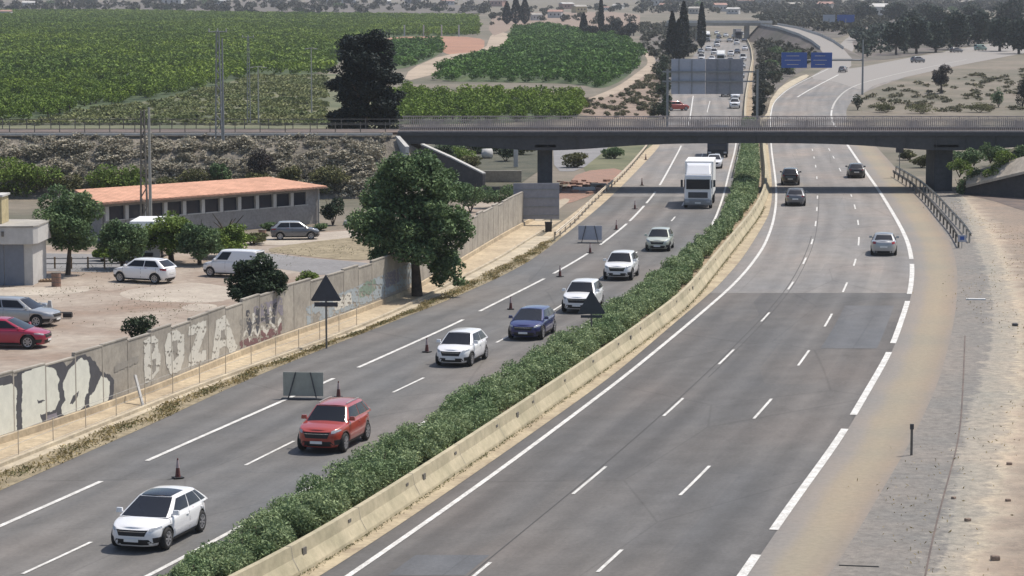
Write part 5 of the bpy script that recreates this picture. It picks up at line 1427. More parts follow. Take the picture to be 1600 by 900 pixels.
# lorry
def box_truck(px, label, cab, box, cur=LM, L=9.0, far=False, hgt=3.9):
    p = G(*px); e = empty('lorry', p, heading(cur, p.y, False)); e.location.z += .03; tag(e, label, 'lorry')
    W = 2.5
    mb = MB(); mb.box((0, 0, 1.85), (2.0, 2.42, 2.2), taper=.97); mb.build('cab', cab, e, bevel=.16)
    MB().box((1.015, 0, 2.12), (.05, 2.05, .86), mat=Matrix.Rotation(R(-1.5), 3, 'Y')).build('windscreen', 'car_glass', e, bevel=.02)
    MB().box((1.02, 0, 1.18), (.05, 1.7, .50)).build('grille', 'steel_dark', e, bevel=.02)
    MB().box((.95, 0, .55), (.4, 2.44, .50)).build('bumper', 'steel_grey' if not far else 'black_plastic', e, bevel=.08)
    for s in (1, -1):
        MB().box((1.17, s * .92, .62), (.03, .36, .2)).build('headlight', 'lamp_glass', e, bevel=.02)
        MB().box((.55, s * 1.20, 2.15), (.8, .04, .7)).build('side_window', 'car_glass', e)
        MB().box((1.0, s * 1.42, 2.2), (.12, .2, .62)).build('wing_mirror', 'black_plastic', e, bevel=.03)
    MB().add([(.55, -1.1, 2.96), (.55, 1.1, 2.96), (-.95, 1.15, 2.96), (-.95, -1.15, 2.96), (-.2, -1.0, hgt - .25), (-.2, 1.0, hgt - .25), (-.95, 1.12, hgt - .1), (-.95, -1.12, hgt - .1)],
             [(3, 2, 1, 0), (4, 5, 6, 7), (0, 1, 5, 4), (1, 2, 6, 5), (2, 3, 7, 6), (3, 0, 4, 7)]).build('roof_deflector', cab, e, bevel=.1)
    MB().box((-1.35 - L / 2, 0, (1.0 + hgt) / 2), (L, 2.5, hgt - 1.0)).build('cargo_box', box, e, bevel=.04)
    MB().box((-L / 2 - .4, 0, .85), (L + 1.6, .9, .28)).build('chassis', 'black_plastic', e)
    for x in (.2, -L + .9, -L - .4):
        for s in (1, -1): add_wheel(e, x, s * 1.08, .5, .3, s)
    MB().box((1.17, 0, .5), (.02, .52, .11)).build('number_plate', 'plate', e)
    return e
box_truck((1091, 325), 'white lorry with a tall roof deflector coming out from under the bridge', 'car_white', 'box_white', L=7.0, hgt=4.0)
put_car('sedan', 'car_white', (1116, 262), LM, False, 'white saloon just behind the white lorry', full=False)
box_truck((1121, 246), 'dark lorry in the shade right under the bridge', 'truck_dark', 'truck_dark', L=7.5, far=True, hgt=3.5)
e = box_truck((1126, 100), 'white lorry in the far queue above the gantry panels', 'box_white', 'box_white', L=8, far=True); e.scale = (.9, .9, .9)
e = box_truck((1104, 66), 'second distant lorry with a white box in the far queue near the cypress trio', 'box_white', 'box_white', L=8, far=True)
e = box_truck((1154, 62), 'distant dark lorry at the right of the far queue below the overpass', 'truck_dark', 'concrete', L=8, far=True)
# right carriageway (driving away)
put_car('sedan', 'car_silver', (1381, 396), L2, True, 'silver grey saloon driving away in the right lane, nearest on that side', full=True)
put_car('hatch', 'car_grey', (1243, 320), L1, True, 'grey hatchback driving away just past the shadow of the bridge')
put_car('suv', 'car_black', (1235, 288), L1, True, 'black off-roader driving away under the bridge')
put_car('hatch', 'car_black', (1337, 277), RE, True, 'black hatchback driving away by the right edge line under the bridge')
# parked in the yard
put_car('small', 'car_white', (226, 441), 155.0, True, 'white hatchback parked alone on the dirt yard')
put_car('wagon', 'car_silver', (28, 508), -15.0, True, 'silver estate car parked at the left edge behind the red one')
put_car('hatch', 'car_crimson', (10, 542), -8.0, True, 'crimson hatchback parked at the left edge against the wall side')
put_car('small', 'car_grey', (461, 374), 8.0, True, 'small grey hatchback parked beside the long orange roofed building', cab_paint='car_silver', size=.93)
put_car('van', 'car_white', (366, 432), 160.0, True, 'white van parked behind the fig tree', name='van', cat='van', size=.95)
e = empty('trailer', G(88, 498), R(-5)); tag(e, 'small dark trailer hitch frame with a white jerry can beside the silver estate', 'trailer')
MB().tube([(-.7, 0, .35), (.9, 0, .35)], .05, 6).build('drawbar', 'guard_dark', e); MB().box((.65, 0, .2), (.5, .3, .25)).build('box', 'black_plastic', e, bevel=.03)
MB().box((-.35, 0, .7), (.35, .3, .65), taper=.5).build('container', 'render_white', e, bevel=.04)
MB().box((-.9, .3, .5), (.9, .7, .7), taper=.7).build('body', 'car_silver', e, bevel=.12)

# small far vehicles beyond the bridge
protos = {}
def far_car(kind, paint, px, cur, away, label, group='small vehicles beyond the bridge'):
    p = G(*px); p.z += .05
    rz = heading(cur, p.y, away) if not isinstance(cur, float) else R(cur)
    k = (kind, paint)
    if k not in protos:
        protos[k] = make_car(kind, paint, p, rz, label, cut=False, full=False, group=group); return
    o = copy_tree(protos[k]); o.location = p; o.rotation_euler = (0, 0, rz); tag(o, label, 'car', group)
far_car('suv', 'car_white', (1148, 169), LC, False, 'white car nearest beyond the bridge by the far barrier')
far_car('hatch', 'car_white', (1149, 155), LC, False, 'second white car beyond the bridge, behind the nearest')
far_car('hatch', 'car_grey', (1134, 151), LM, False, 'dark car beside the second white car beyond the bridge')
far_car('hatch', 'car_silver', (1157, 122), LC, False, 'silver car to the right of the gantry panels')
far_car('suv', 'car_silver', (1159, 108), LC, False, 'taller silver car right of the top of the gantry panels')
far_car('van', 'car_white', (1161, 95), LC, False, 'white van above the right gantry panel')
far_car('hatch', 'car_white', (1164, 79), LC, False, 'white car higher up behind the white van')
far_car('hatch', 'car_silver', (1094, 120), LM, False, 'silver car seen between the two gantry panels')
far_car('hatch', 'car_black', (1096, 106), LM, False, 'black car above the gap of the gantry panels')
far_car('van', 'car_white', (1096, 95), LM, False, 'white van above the gap of the gantry panels')
far_car('van', 'car_white', (1120, 73), LM, False, 'white van in the middle of the far queue')
far_car('hatch', 'car_black', (1123, 60), LM, False, 'black car in the far queue below the overpass')
far_car('suv', 'car_white', (1142, 88), LM, False, 'pale car in the far queue left of the white van')
far_car('hatch', 'car_silver', (1140, 66), LM, False, 'silver car in the far queue below the overpass')
far_car('hatch', 'car_black', (1163, 66), LC, False, 'black car at the end of the far queue')
QL = ['behind the gantry posts', 'left of the taller silver car', 'under the overpass', 'near the cypress trio', 'in the middle of the far queue', 'at the bend of the far queue', 'between the vans', 'at the upper end of the queue']
for i, (kd, pt_, px_, c_) in enumerate([('hatch', 'car_silver', (1131, 122), LM), ('suv', 'car_white', (1137, 108), LM), ('hatch', 'car_white', (1112, 96), LM), ('van', 'car_white', (1116, 86), LM), ('hatch', 'car_black', (1141, 99), LM), ('hatch', 'car_silver', (1122, 66), LM), ('suv', 'car_silver', (1147, 60), LC), ('hatch', 'car_white', (1134, 58), LM), ('van', 'car_white', (1151, 70), LC), ('hatch', 'car_white', (1107, 79), LM), ('hatch', 'car_black', (1152, 84), LC), ('hatch', 'car_white', (1120, 54), LM), ('suv', 'car_white', (1160, 56), LC), ('hatch', 'car_silver', (1095, 84), LM)]):
    cn = {'car_white': 'white', 'car_silver': 'silver', 'car_black': 'black'}[pt_]
    far_car(kd, pt_, px_, c_, False, f'tiny {cn} {"van" if kd == "van" else "car"} in the dense far queue beyond the gantry', group=f'tiny {cn} {"vans" if kd == "van" else "cars"} in the far queue')
far_car('hatch', 'car_grey', (1317, 113), 75.0, True, 'dark car where the slip road leaves the main road')
far_car('suv', 'car_grey', (1434, 98), 35.0, True, 'dark car on the far curve above the round purple tree')
far_car('hatch', 'car_grey', (1494, 82), 30.0, True, 'small dark car farther along the far curve')
far_car('van', 'car_teal', (1532, 79), 28.0, True, 'pale green van near the end of the far curve')
far_car('hatch', 'car_grey', (1270, 62), 100.0, False, 'tiny dark car on the ramp to the overpass')
far_car('suv', 'car_red', (1057, 173), 20.0, True, 'red vehicle at the left edge just beyond the bridge railing')

# ------------------------------------------------------------------ overpass and ramp far away
OY = 900.0; ok = OY / FPX
zo = atY(1100, 36, OY).z
e = empty('overpass', ((1120 - 800) * ok, OY, tz(OY))); tag(e, 'far pale overpass crossing above the queue of traffic', 'bridge')
xa, xb = (1040 - 800) * ok, (1204 - 800) * ok
on(e, MB().box(((xa + xb) / 2, OY + 3, zo - .5), (xb - xa, 8, 1.0)).build('deck', 'concrete'))
on(e, MB().box(((xa + xb) / 2, OY - 1.2, zo + .45), (xb - xa, .3, .9)).build('parapet', 'render_white'))
for px in (1090, 1166): on(e, MB().box(((px - 800) * ok, OY + 3, (zo - 1 + tz(OY)) / 2), (1.4, 6, zo - 1 - tz(OY))).build('pier', 'concrete'))
RP = [((1200, 39), 903), ((1232, 45), 860), ((1265, 56), 800), ((1285, 66), 765), ((1300, 77), 732), ((1312, 92), 690)]
mb = MB(); L_ = []
for (px, py), Yd in RP:
    c = atY(px, py, Yd); c.z = max(c.z, tz(Yd) + .12); L_.append(c)
rows = []
for i, c in enumerate(L_):
    t = (L_[min(i + 1, len(L_) - 1)] - L_[max(i - 1, 0)]); t.z = 0; t.normalize(); nn = Vector((-t.y, t.x, 0))
    g0 = tz(c.y) - .3
    rows.append([Vector((c.x, c.y, g0)) + nn * -9, c - nn * 3.4, c - nn * 3.1 , c + nn * 3.1, c + nn * 3.4, Vector((c.x, c.y, g0)) + nn * 9])
    rows[-1][0].z = g0; rows[-1][-1].z = g0
mb.grid([[r[1], r[2], r[3], r[4]] for r in rows]); tag(mb.build('ramp_road', 'asphalt_ramp'), kind='structure')
mb = MB(); mb.grid([[r[0], r[1] - Vector((0, 0, .02))] for r in rows]); mb.grid([[r[4] - Vector((0, 0, .02)), r[5]] for r in rows]); tag(mb.build('ramp_embankment', 'scrub_purple'), kind='structure')
e = empty('ramp_barrier', L_[2]); tag(e, 'pale concrete barrier lining the far overpass ramp', 'barrier')
mb = MB(); mb.grid([[r[1] + Vector((0, 0, h)) for h in (0, .8)] for r in rows[:-1]]); mb.grid([[r[4] + Vector((0, 0, h)) for h in (0, .8)] for r in rows[:-1]])
on(e, mb.build('concrete_body', 'render_white'))

# ------------------------------------------------------------------ poles
def lattice_pole(px, label, top, w=.5, foot_z=None, arms=True, mat='steel_grey', cat='pylon'):
    p = G(*px) if foot_z is None else G(px[0], px[1], foot_z)
    h = atY(px[0], top, p.y).z - p.z
    e = empty('lattice_mast', p); tag(e, label, cat)
    mb = MB()
    for sx_ in (-1, 1):
        for sy in (-1, 1): mb.tube([(sx_ * w / 2, sy * w / 2, -.2), (sx_ * w * .2, sy * w * .2, h)], .045, 4)
    n = int(h / .7)
    for i in range(n):
        k0, k1 = 1 - .6 * i / n, 1 - .6 * (i + 1) / n; z0, z1 = h * i / n, h * (i + 1) / n
        s = 1 if i % 2 else -1
        for sy in (-1, 1): mb.tube([(-s * w / 2 * k0, sy * w / 2 * k0, z0), (s * w / 2 * k1, sy * w / 2 * k1, z1)], .022, 4)
        for sx_ in (-1, 1): mb.tube([(sx_ * w / 2 * k0, -s * w / 2 * k0, z0), (sx_ * w / 2 * k1, s * w / 2 * k1, z1)], .022, 4)
    mb.build('lattice', mat, e)
    if arms:
        MB().tube([(-.9, 0, h - .1), (.9, 0, h - .1)], .05, 5).build('crossarm', mat, e)
        for x in (-.8, 0, .8): MB().tube([(x, 0, h - .1), (x, 0, h + .22)], [.07, .05], 6).build('insulator', 'render_white', e)
    return e
def pole(px, label, top, r=.13, foot_z=None, arm=None, mat='galvanised'):
    p = G(*px) if foot_z is None else G(px[0], px[1], foot_z)
    h = atY(px[0], top, p.y).z - p.z
    e = empty('utility_pole', p); tag(e, label, 'pole')
    MB().tube([(0, 0, -.2), (0, 0, h)], [r, r * .6], 8).build('pole', mat, e)
    if arm: 
        MB().tube([(-arm, 0, h - .1), (0, 0, h), (arm, 0, h - .1)], .05, 5).build('arm', mat, e)
        for x in (-arm, arm): MB().box((x, 0, h - .15), (.5, .3, .12)).build('lamp_head', mat, e, bevel=.03)
    return e
lattice_pole((226, 384), 'dark lattice mast rising through the orange roof line', 172, .55, arms=False, mat='guard_dark')
pole((236, 388), 'pale round pole beside the dark lattice mast', 168, .14)
lattice_pole((342, 214), 'tall lattice mast on the embankment left of the others', 48, .6, foot_z=5.5)
pole((349, 216), 'slim dark pole beside the tall embankment mast', 60, .12, foot_z=5.5, mat='steel_grey')
lattice_pole((389, 190), 'middle lattice mast behind the railway', 57, .5, foot_z=1.5)
pole((404, 190), 'thin pole with a crossarm just right of the middle mast', 104, .12, foot_z=1.5, arm=1.0)
pole((487, 178), 'pale street lamp standing in the scrub left of the big dark pine', 75, .14, arm=.8)
pole((461, 276), 'short thin dark post on the scrubby slope', 252, .06, mat='guard_dark')
p = G(60, 420); e = empty('rail_fence', p, 0); tag(e, 'low pale wooden rail fence behind the small round tree in the yard', 'fence')
for i in range(6): MB().box((i * 1.1, 0, .4), (.1, .1, .8)).build('post', 'wood', e)
for z in (.35, .7): MB().box((2.75, 0, z), (5.6, .06, .09)).build('rail', 'render_white', e)

# ------------------------------------------------------------------ trees
def tree_px(px, wpx, top, mat, label, **kw):
    """foot at a place on the ground; size from how wide and high it stands there"""
    p = G(*px); s = FPX / p.y
    return tree(p, wpx / s, atY(px[0], top, p.y).z - p.z, mat, label, **kw)
p = G(572, 203, 0.0); p.y = 262.0; p.x = (572 - 800) / FPX * 262
h = atY(572, 44, 262).z
PL = []
for _ in range(190):
    z_ = RNG.uniform(3.2, 14.8); hf = float(np.interp(z_, [2.5, 4.5, 7.5, 10, 13, 15.6], [2.2, 3.7, 4.3, 4.0, 3.1, 1.1])) * RNG.uniform(.8, 1.04)
    a_ = RNG.uniform(0, 6.28); r_ = hf * RNG.uniform(.3, .95); k_ = RNG.uniform(.6, 1.35)
    PL.append((math.cos(a_) * r_, math.sin(a_) * r_, z_, k_ * 1.1, k_ * 1.1, k_ * .6))
tree(p, 9.2, h, 'leaf_pine', 'very large dark pine standing alone behind the railway track', name='pine_tree', cat='pine', trunk_h=5.0, leaf=.34, n=56000, bottom=3.2, up=.6, shell=.25, lobes=PL)
T2L = []
for _ in range(120):                                   # wide ragged crown: broad shoulders, hanging skirt on the right
    z_ = RNG.uniform(1.7, 8.2); half = np.interp(z_, [1.5, 2.6, 4.2, 5.6, 7.2, 8.6], [2.0, 3.4, 4.0, 3.7, 2.2, .7])
    half *= .88; x_ = RNG.uniform(-1, 1) * half; d_ = RNG.uniform(-1, 1) * min(half, 2.8)
    if z_ < 2.6 and x_ < .6: z_ += 1.6
    k_ = RNG.uniform(.5, 1.05); T2L.append((x_ - .1, d_, z_, k_, k_, k_ * .75))
for _ in range(14): k_ = RNG.uniform(.3, .55); T2L.append((RNG.uniform(.9, 2.8), RNG.uniform(-1, 1), RNG.uniform(.9, 2.2), k_, k_, k_ * .8))
tree_px((652, 463), 190, 236, 'leaf_broad', 'big bright leafy tree leaning over the painted wall', trunk_h=3.0, leaf=.22, n=48000, tr=.26, lean=(-.3, 0), shell=.35, lobes=T2L)
q = G(702, 430)
tree(q, 1.9, 1.7, 'leaf_broad', 'low leafy sapling on the path right of the big tree trunk', n=3500, nl=10, leaf=.18, trunk_h=.8, bottom=.4)
tree_px((406, 530), 118, 398, 'leaf_fig', 'small dense dark fig tree overhanging the painted wall', name='fig_tree', trunk_h=1.7, leaf=.19, n=15000, nl=44, lobe=.30, bottom=1.55, tr=.12, shell=.4)
tree_px((106, 430), 112, 283, 'leaf_broad', 'round dark green tree on a leaning trunk beside the low white building', trunk_h=2.2, leaf=.2, n=20000, nl=50, lobe=.32, bottom=1.4, tr=.14, lean=(.3, 0))
for i, (px, py, w_, t_, m_, lb) in enumerate([
    (192, 420, 90, 338, 'leaf_broad', 'olive green tree right of the round dark tree in front of the long building'),
    (268, 410, 110, 326, 'leaf_light', 'light green leafy tree in front of the middle of the long building'),
    (356, 402, 100, 346, 'leaf_light', 'low light green tree behind the white van'),
    (312, 414, 80, 345, 'leaf_broad', 'darker green tree between the light green ones behind the van')]):
    tree_px((px, py), w_, t_, m_, lb, leaf=.2, n=9000, nl=34, bottom=.2, trunk_h=1.3, group='small trees in front of the long building', lobe=.32, shell=.4)
def shrub_px(px, wpx, top, mat, label, **kw):
    p = G(*px); s = FPX / p.y
    return shrub(p, wpx / s, max(.4, atY(px[0], top, p.y).z - p.z), mat, label, **kw)
shrub_px((212, 536), 72, 488, 'leaf_fig', 'dark spiky bush just behind the painted wall above the faded letters', n=1800, leaf=.16)
shrub_px((483, 452), 48, 420, 'leaf_light', 'bright yellow green bush behind the wall right of the fig tree', n=1500, leaf=.16)
shrub_px((778, 325), 70, 283, 'leaf_broad', 'green bush behind the far end of the painted wall', n=3000)
shrub_px((735, 332), 60, 272, 'leaf_broad', 'taller green bush touching the right side of the big leafy tree', n=3000)
shrub_px((520, 352), 44, 300, 'leaf_fig', 'dark bush in the shade behind the right end of the long building', n=2500)
shrub_px((420, 360), 40, 345, 'leaf_broad', 'low green bush at the wall of the long building left of the parked grey car', n=1200)
shrub_px((500, 360), 34, 346, 'leaf_broad', 'low green bush at the right corner of the long building', n=1200)
# bushes along the foot of the embankment and brush on its slope
sp = [(8, 285, 95, 238, 'leaf_light', 'yellow green bush at the far left foot of the embankment'), (55, 292, 90, 248, 'leaf_light', 'bright green bush second from the left under the embankment'),
      (30, 318, 80, 282, 'leaf_olive', 'brownish bush above the low white building'), (105, 288, 70, 262, 'leaf_olive', 'olive bush left of the orange roof'),
      (160, 286, 80, 258, 'leaf_light', 'light green bush over the left end of the orange roof'), (205, 284, 70, 256, 'leaf_light', 'light green bush behind the roof left of the dark mast'),
      (260, 282, 60, 262, 'leaf_olive', 'olive bush behind the roof right of the dark mast'), (310, 280, 70, 262, 'leaf_olive', 'olive bush behind the roof in the middle'),
      (348, 280, 36, 248, 'leaf_broad', 'dark green bush behind the roof ridge'), (400, 278, 60, 262, 'leaf_olive', 'brown green bush above the right end of the roof'),
      (450, 280, 60, 262, 'leaf_olive', 'brown green bush past the right end of the roof'), (520, 282, 70, 258, 'leaf_olive', 'brown green bush left of the big leafy tree')]
for a in sp: shrub_px((a[0], 309), a[2] * 1.15, a[3] - 4, a[4], a[5], group='bushes along the foot of the embankment', n=3000, leaf=.24)
# brush covering the slope
base = None
for i in range(290):
    x = random.uniform(-62, XL - 1.5); t = random.uniform(.03, .84)
    yy = BZ0 - 9 + 8.6 * t; zz = (DT - .3) * t
    if base is None:
        P = crown_points(420, lobes_in(6, 1.7, 1.1, .5, RNG, .5, .9), RNG); V, F = leaf_quads(P[P[:, 2] > -.1], .2)
        base = np_mesh('brush_clump', V, F, 'brush_grey'); o = base
    else: o = base.copy(); COL.objects.link(o)
    o.location = (x, yy, zz); k = random.uniform(.4, 1.35); o.scale = (k * 1.4, k, k * .85); o.rotation_euler = (0, 0, random.uniform(0, 6))
    tag(o, 'dry grey brown brush clump on the slope of the embankment', 'shrub', 'dry brush on the embankment slope')
Tb = [leaf_quads(crown_points(70, lobes_in(4, 1.3, .8, .3, RNG, .5, .9), RNG), .24) for _ in range(6)]
Vs, Fs, off = [], [], 0
for i in range(1300):
    x = RNG.uniform(-64, XL - 1); t = RNG.uniform(.0, .93); V, F = Tb[i % 6]; k = RNG.uniform(.5, 1.2)
    Vs.append(V * k + np.array([x, BZ0 - 9 + 9 * t, (DT - .3) * t])); Fs.append(F + off); off += len(V)
tag(np_mesh('dry_scrub', np.concatenate(Vs), np.concatenate(Fs), 'brush_grey'), 'low dry grey scrub and grass covering the embankment slope', 'scrub', kind='stuff')
cl = empty('shrub', (-23.5, 232, 2.3)); tag(cl, 'big purplish dead bush near the top of the embankment slope', 'shrub', None)
P = crown_points(2200, lobes_in(9, 3.8, 3.0, 1.0, RNG, .45), RNG); V, F = leaf_quads(P, .22); np_mesh('foliage', V, F, 'leaf_purple', cl)
MB().tube([(0, 0, -.6), (.1, 0, .9)], [.12, .04], 5).build('stem', 'bark', cl)
# right side beyond the bridge
tree_px((1471, 146), 42, 98, 'leaf_purple', 'round purplish tree alone in the dry field beyond the bridge', leaf=.3, n=4500, nl=16, bottom=1.3, trunk_h=2.2)
shrub_px((1560, 168), 26, 134, 'leaf_broad', 'small green bush in the dry field near the right edge', n=1500, leaf=.25)
shrub_px((1598, 168), 26, 112, 'leaf_cypress', 'dark tall bush cut by the right edge of the picture beyond the bridge', n=1500, leaf=.3)
shrub_px((1340, 172), 22, 146, 'leaf_fig', 'dark bush at the foot of the blue sign post', n=900, leaf=.25)
for i, (px, py, w_, t_, lb) in enumerate([(1385, 176, 50, 158, 'low olive bush right beyond the railing of the bridge'), (1440, 178, 60, 162, 'low olive bush under the purplish tree'), (1530, 176, 60, 160, 'low yellow green bush beyond the bridge towards the right edge')]):
    shrub_px((px, py), w_, t_, 'leaf_olive', lb, n=1200, leaf=.25, group='low bushes beyond the bridge')
for a in [(1500, 262, 60, 232, 'leaf_broad', 'green bush between the thick pier and the pale ramp wall'), (1565, 260, 80, 226, 'leaf_broad', 'wide green bush behind the pale ramp wall'), (1440, 262, 40, 240, 'leaf_olive', 'dry bush left of the thick pier'), (1420, 250, 36, 234, 'leaf_olive', 'small dry bush behind the box on the thin post'), (1600, 300, 60, 262, 'leaf_fig', 'dark bush at the right edge below the pale ramp wall')]:
    shrub_px((a[0], a[1]), a[2], a[3], a[4], a[5], n=2000, leaf=.22, group='bushes around the right pier')
for a in [(720, 255, 70, 226, 'leaf_light', 'yellow green bush seen through the left opening of the bridge'), (690, 262, 60, 222, 'leaf_fig', 'dark bush behind the white coped wing wall'), (790, 252, 50, 226, 'leaf_fig', 'dark bush seen under the deck beside the pale pillar'), (900, 262, 60, 238, 'leaf_olive', 'dry bush right of the left pier'), (960, 248, 40, 228, 'leaf_broad', 'green bush under the bridge near the pale guardrail')]:
    shrub_px((a[0], a[1]), a[2], a[3], a[4], a[5], n=2000, leaf=.24, group='bushes behind the left opening')
for i in range(9):
    y_ = 186 - i * 10; x_ = 1036 + (i % 3) * 3 - i * .4
    shrub_px((x_, y_), 22, y_ - 26, 'leaf_fig', 'dark green bush in the line along the left edge of the far carriageway', n=900, leaf=.35, group='line of bushes by the far carriageway')
for i in range(12):
    y_ = 186 - i * 6.5; x_ = 1184 + i * .5
    shrub_px((x_, y_), 24, y_ - 20, 'leaf_cypress', 'dark green bush of the median beyond the bridge', n=700, leaf=.35, group='median bushes beyond the bridge')
for i, (x_, y_) in enumerate([(1212, 128), (1232, 116), (1250, 106), (1208, 108), (1226, 98), (1246, 92), (1262, 100), (1212, 88)]):
    shrub_px((x_, y_), 34, y_ - 20, 'leaf_broad' if i % 2 else 'leaf_fig', 'green bush around the blue direction panels beyond the bridge', n=1100, leaf=.4, group='bushes around the blue panels')
for i, (px, py, w_, t_, m_) in enumerate([(668, 258, 60, 228, 'leaf_fig'), (700, 244, 60, 222, 'leaf_broad'), (745, 240, 70, 221, 'leaf_fig'), (780, 240, 60, 222, 'leaf_fig'), (812, 242, 50, 224, 'leaf_olive'), (735, 262, 50, 240, 'leaf_olive')]):
    shrub_px((px, py), w_, t_, m_, 'dark bush in the tangle seen through the left bridge opening', n=1800, leaf=.26, group='tangle of bushes behind the left bridge opening')
for i, (px, py, w_, t_, m_) in enumerate([(180, 400, 60, 372, 'leaf_olive'), (230, 396, 50, 366, 'leaf_light'), (300, 392, 70, 362, 'leaf_olive'), (345, 388, 60, 362, 'leaf_light'), (395, 382, 60, 360, 'leaf_olive'), (160, 408, 40, 385, 'leaf_light')]):
    shrub_px((px, py), w_, t_, m_, 'low bush in the overgrown strip along the front of the long building', n=1800, leaf=.2, group='low bushes along the front of the long building')
# far dark trees
G1 = 'far dark trees'
for i, (px, py, w_, t_) in enumerate([(1400, 86, 46, 34), (1432, 84, 50, 24), (1462, 82, 46, 30), (1494, 78, 52, 18), (1528, 72, 56, 12), (1562, 80, 50, 20), (1592, 84, 50, 24), (1640, 84, 60, 20), (1420, 62, 50, 14), (1470, 55, 50, 8), (1580, 52, 60, -4), (1350, 34, 44, 4), (1400, 34, 44, 2), (1440, 40, 50, 0), (1520, 45, 50, 4)]):
    tree_px((px, py), w_, t_, 'leaf_wood', 'dark pine of the thick wood at the upper right', name='pine_tree', cat='pine', group='pines of the wood at the upper right', leaf=.9, n=4200, nl=26, lobe=.42, bottom=.3, trunk_h=3, depth=9)
for i, (px, py, w_, t_, lb) in enumerate([(1050, 95, 20, 18, 'tall dark cypress leftmost of the trio beside the far carriageway'), (1068, 92, 22, 2, 'tallest dark cypress in the trio beside the far carriageway'), (1096, 76, 15, 4, 'slim dark cypress right of the trio, nearer the queue'), (1060, 96, 20, 30, 'shorter cypress in the trio beside the far carriageway'),
    (806, 38, 18, -6, 'dark cypress at the top behind the right orange grove'), (820, 38, 18, -4, 'dark cypress second at the top behind the right orange grove'), (792, 38, 16, 2, 'smaller dark cypress left of the pair at the top'), (939, 52, 10, -8, 'thin dark cypress among the houses'), (912, 56, 14, 20, 'short dark cypress left of the thin one')]):
    p = G(px, py); s = FPX / p.y; cypress(p, w_ / s, atY(px, t_, p.y).z - p.z, lb, 'dark cypresses', leaf=.7)
for i, (px, py, w_, t_) in enumerate([(925, 58, 30, 34), (950, 58, 34, 36), (975, 62, 34, 38), (990, 56, 30, 26), (962, 52, 30, 24), (1075, 88, 40, 60), (1050, 80, 40, 55)]):
    tree_px((px, py), w_, t_, 'leaf_cypress', 'dark round tree between the right grove and the far houses', group='dark trees behind the right grove', leaf=.7, n=1600, nl=10, lobe=.5, bottom=.6, trunk_h=2)
for i in range(46):
    px = random.choice([random.uniform(-20, 780), random.uniform(980, 1640), random.uniform(1180, 1640)]); py = random.uniform(1, 24) + (14 if px > 1180 else 0)
    tree_px((px, py), random.uniform(18, 34), py - random.uniform(8, 14), random.choice(['leaf_cypress', 'leaf_fig', 'leaf_broad']), 'small dark tree among the distant houses at the top', group='distant trees at the top', leaf=1.1, n=500, nl=7, lobe=.5, bottom=.5, trunk_h=2)

# ------------------------------------------------------------------ orange groves
def in_px(poly, X, Y):
    return inside([(G(*p).x, G(*p).y) for p in poly], X, Y)
def grove_spots(poly, dx, dy, jit, y1):
    w = [G(*p) for p in poly]; x0, x1 = min(p.x for p in w), max(p.x for p in w); ya = min(p.y for p in w); yb = min(y1, max(p.y for p in w))
    X, Y = np.meshgrid(np.arange(x0, x1, dx), np.arange(ya, yb, dy))
    X = X.ravel() + RNG.uniform(-jit, jit, X.size); Y = Y.ravel() + RNG.uniform(-jit, jit, Y.size)
    X = X + (Y - ya) * .12 % dx
    vis = (np.abs(X / Y * FPX) < 1150)
    k = in_px(poly, X, Y) & vis
    return X[k], Y[k]
def crown_tmpl(n, leaf, w=3.6, h=2.7):
    P = crown_points(n, lobes_in(7, w, h, h * .52, RNG, .5, .95), RNG, .7); P[:, 2] = np.maximum(P[:, 2], .05)
    return leaf_quads(P, leaf)
T_near = [crown_tmpl(420, .42) for _ in range(6)]; T_far = [crown_tmpl(95, .75) for _ in range(6)]
near_me = []
for V, F in T_near[:4]:
    o = np_mesh('orange_tree', V, F, 'leaf_orange'); near_me.append(o.data); bpy.data.objects.remove(o)
tmb = MB(); tmb.tube([(0, 0, -.1), (0, 0, 1.2)], [.14, .09], 6); to = tmb.build('trunk', 'bark'); trunk_me = to.data; bpy.data.objects.remove(to)
GR = 'orange trees in the front rows'
count = 0
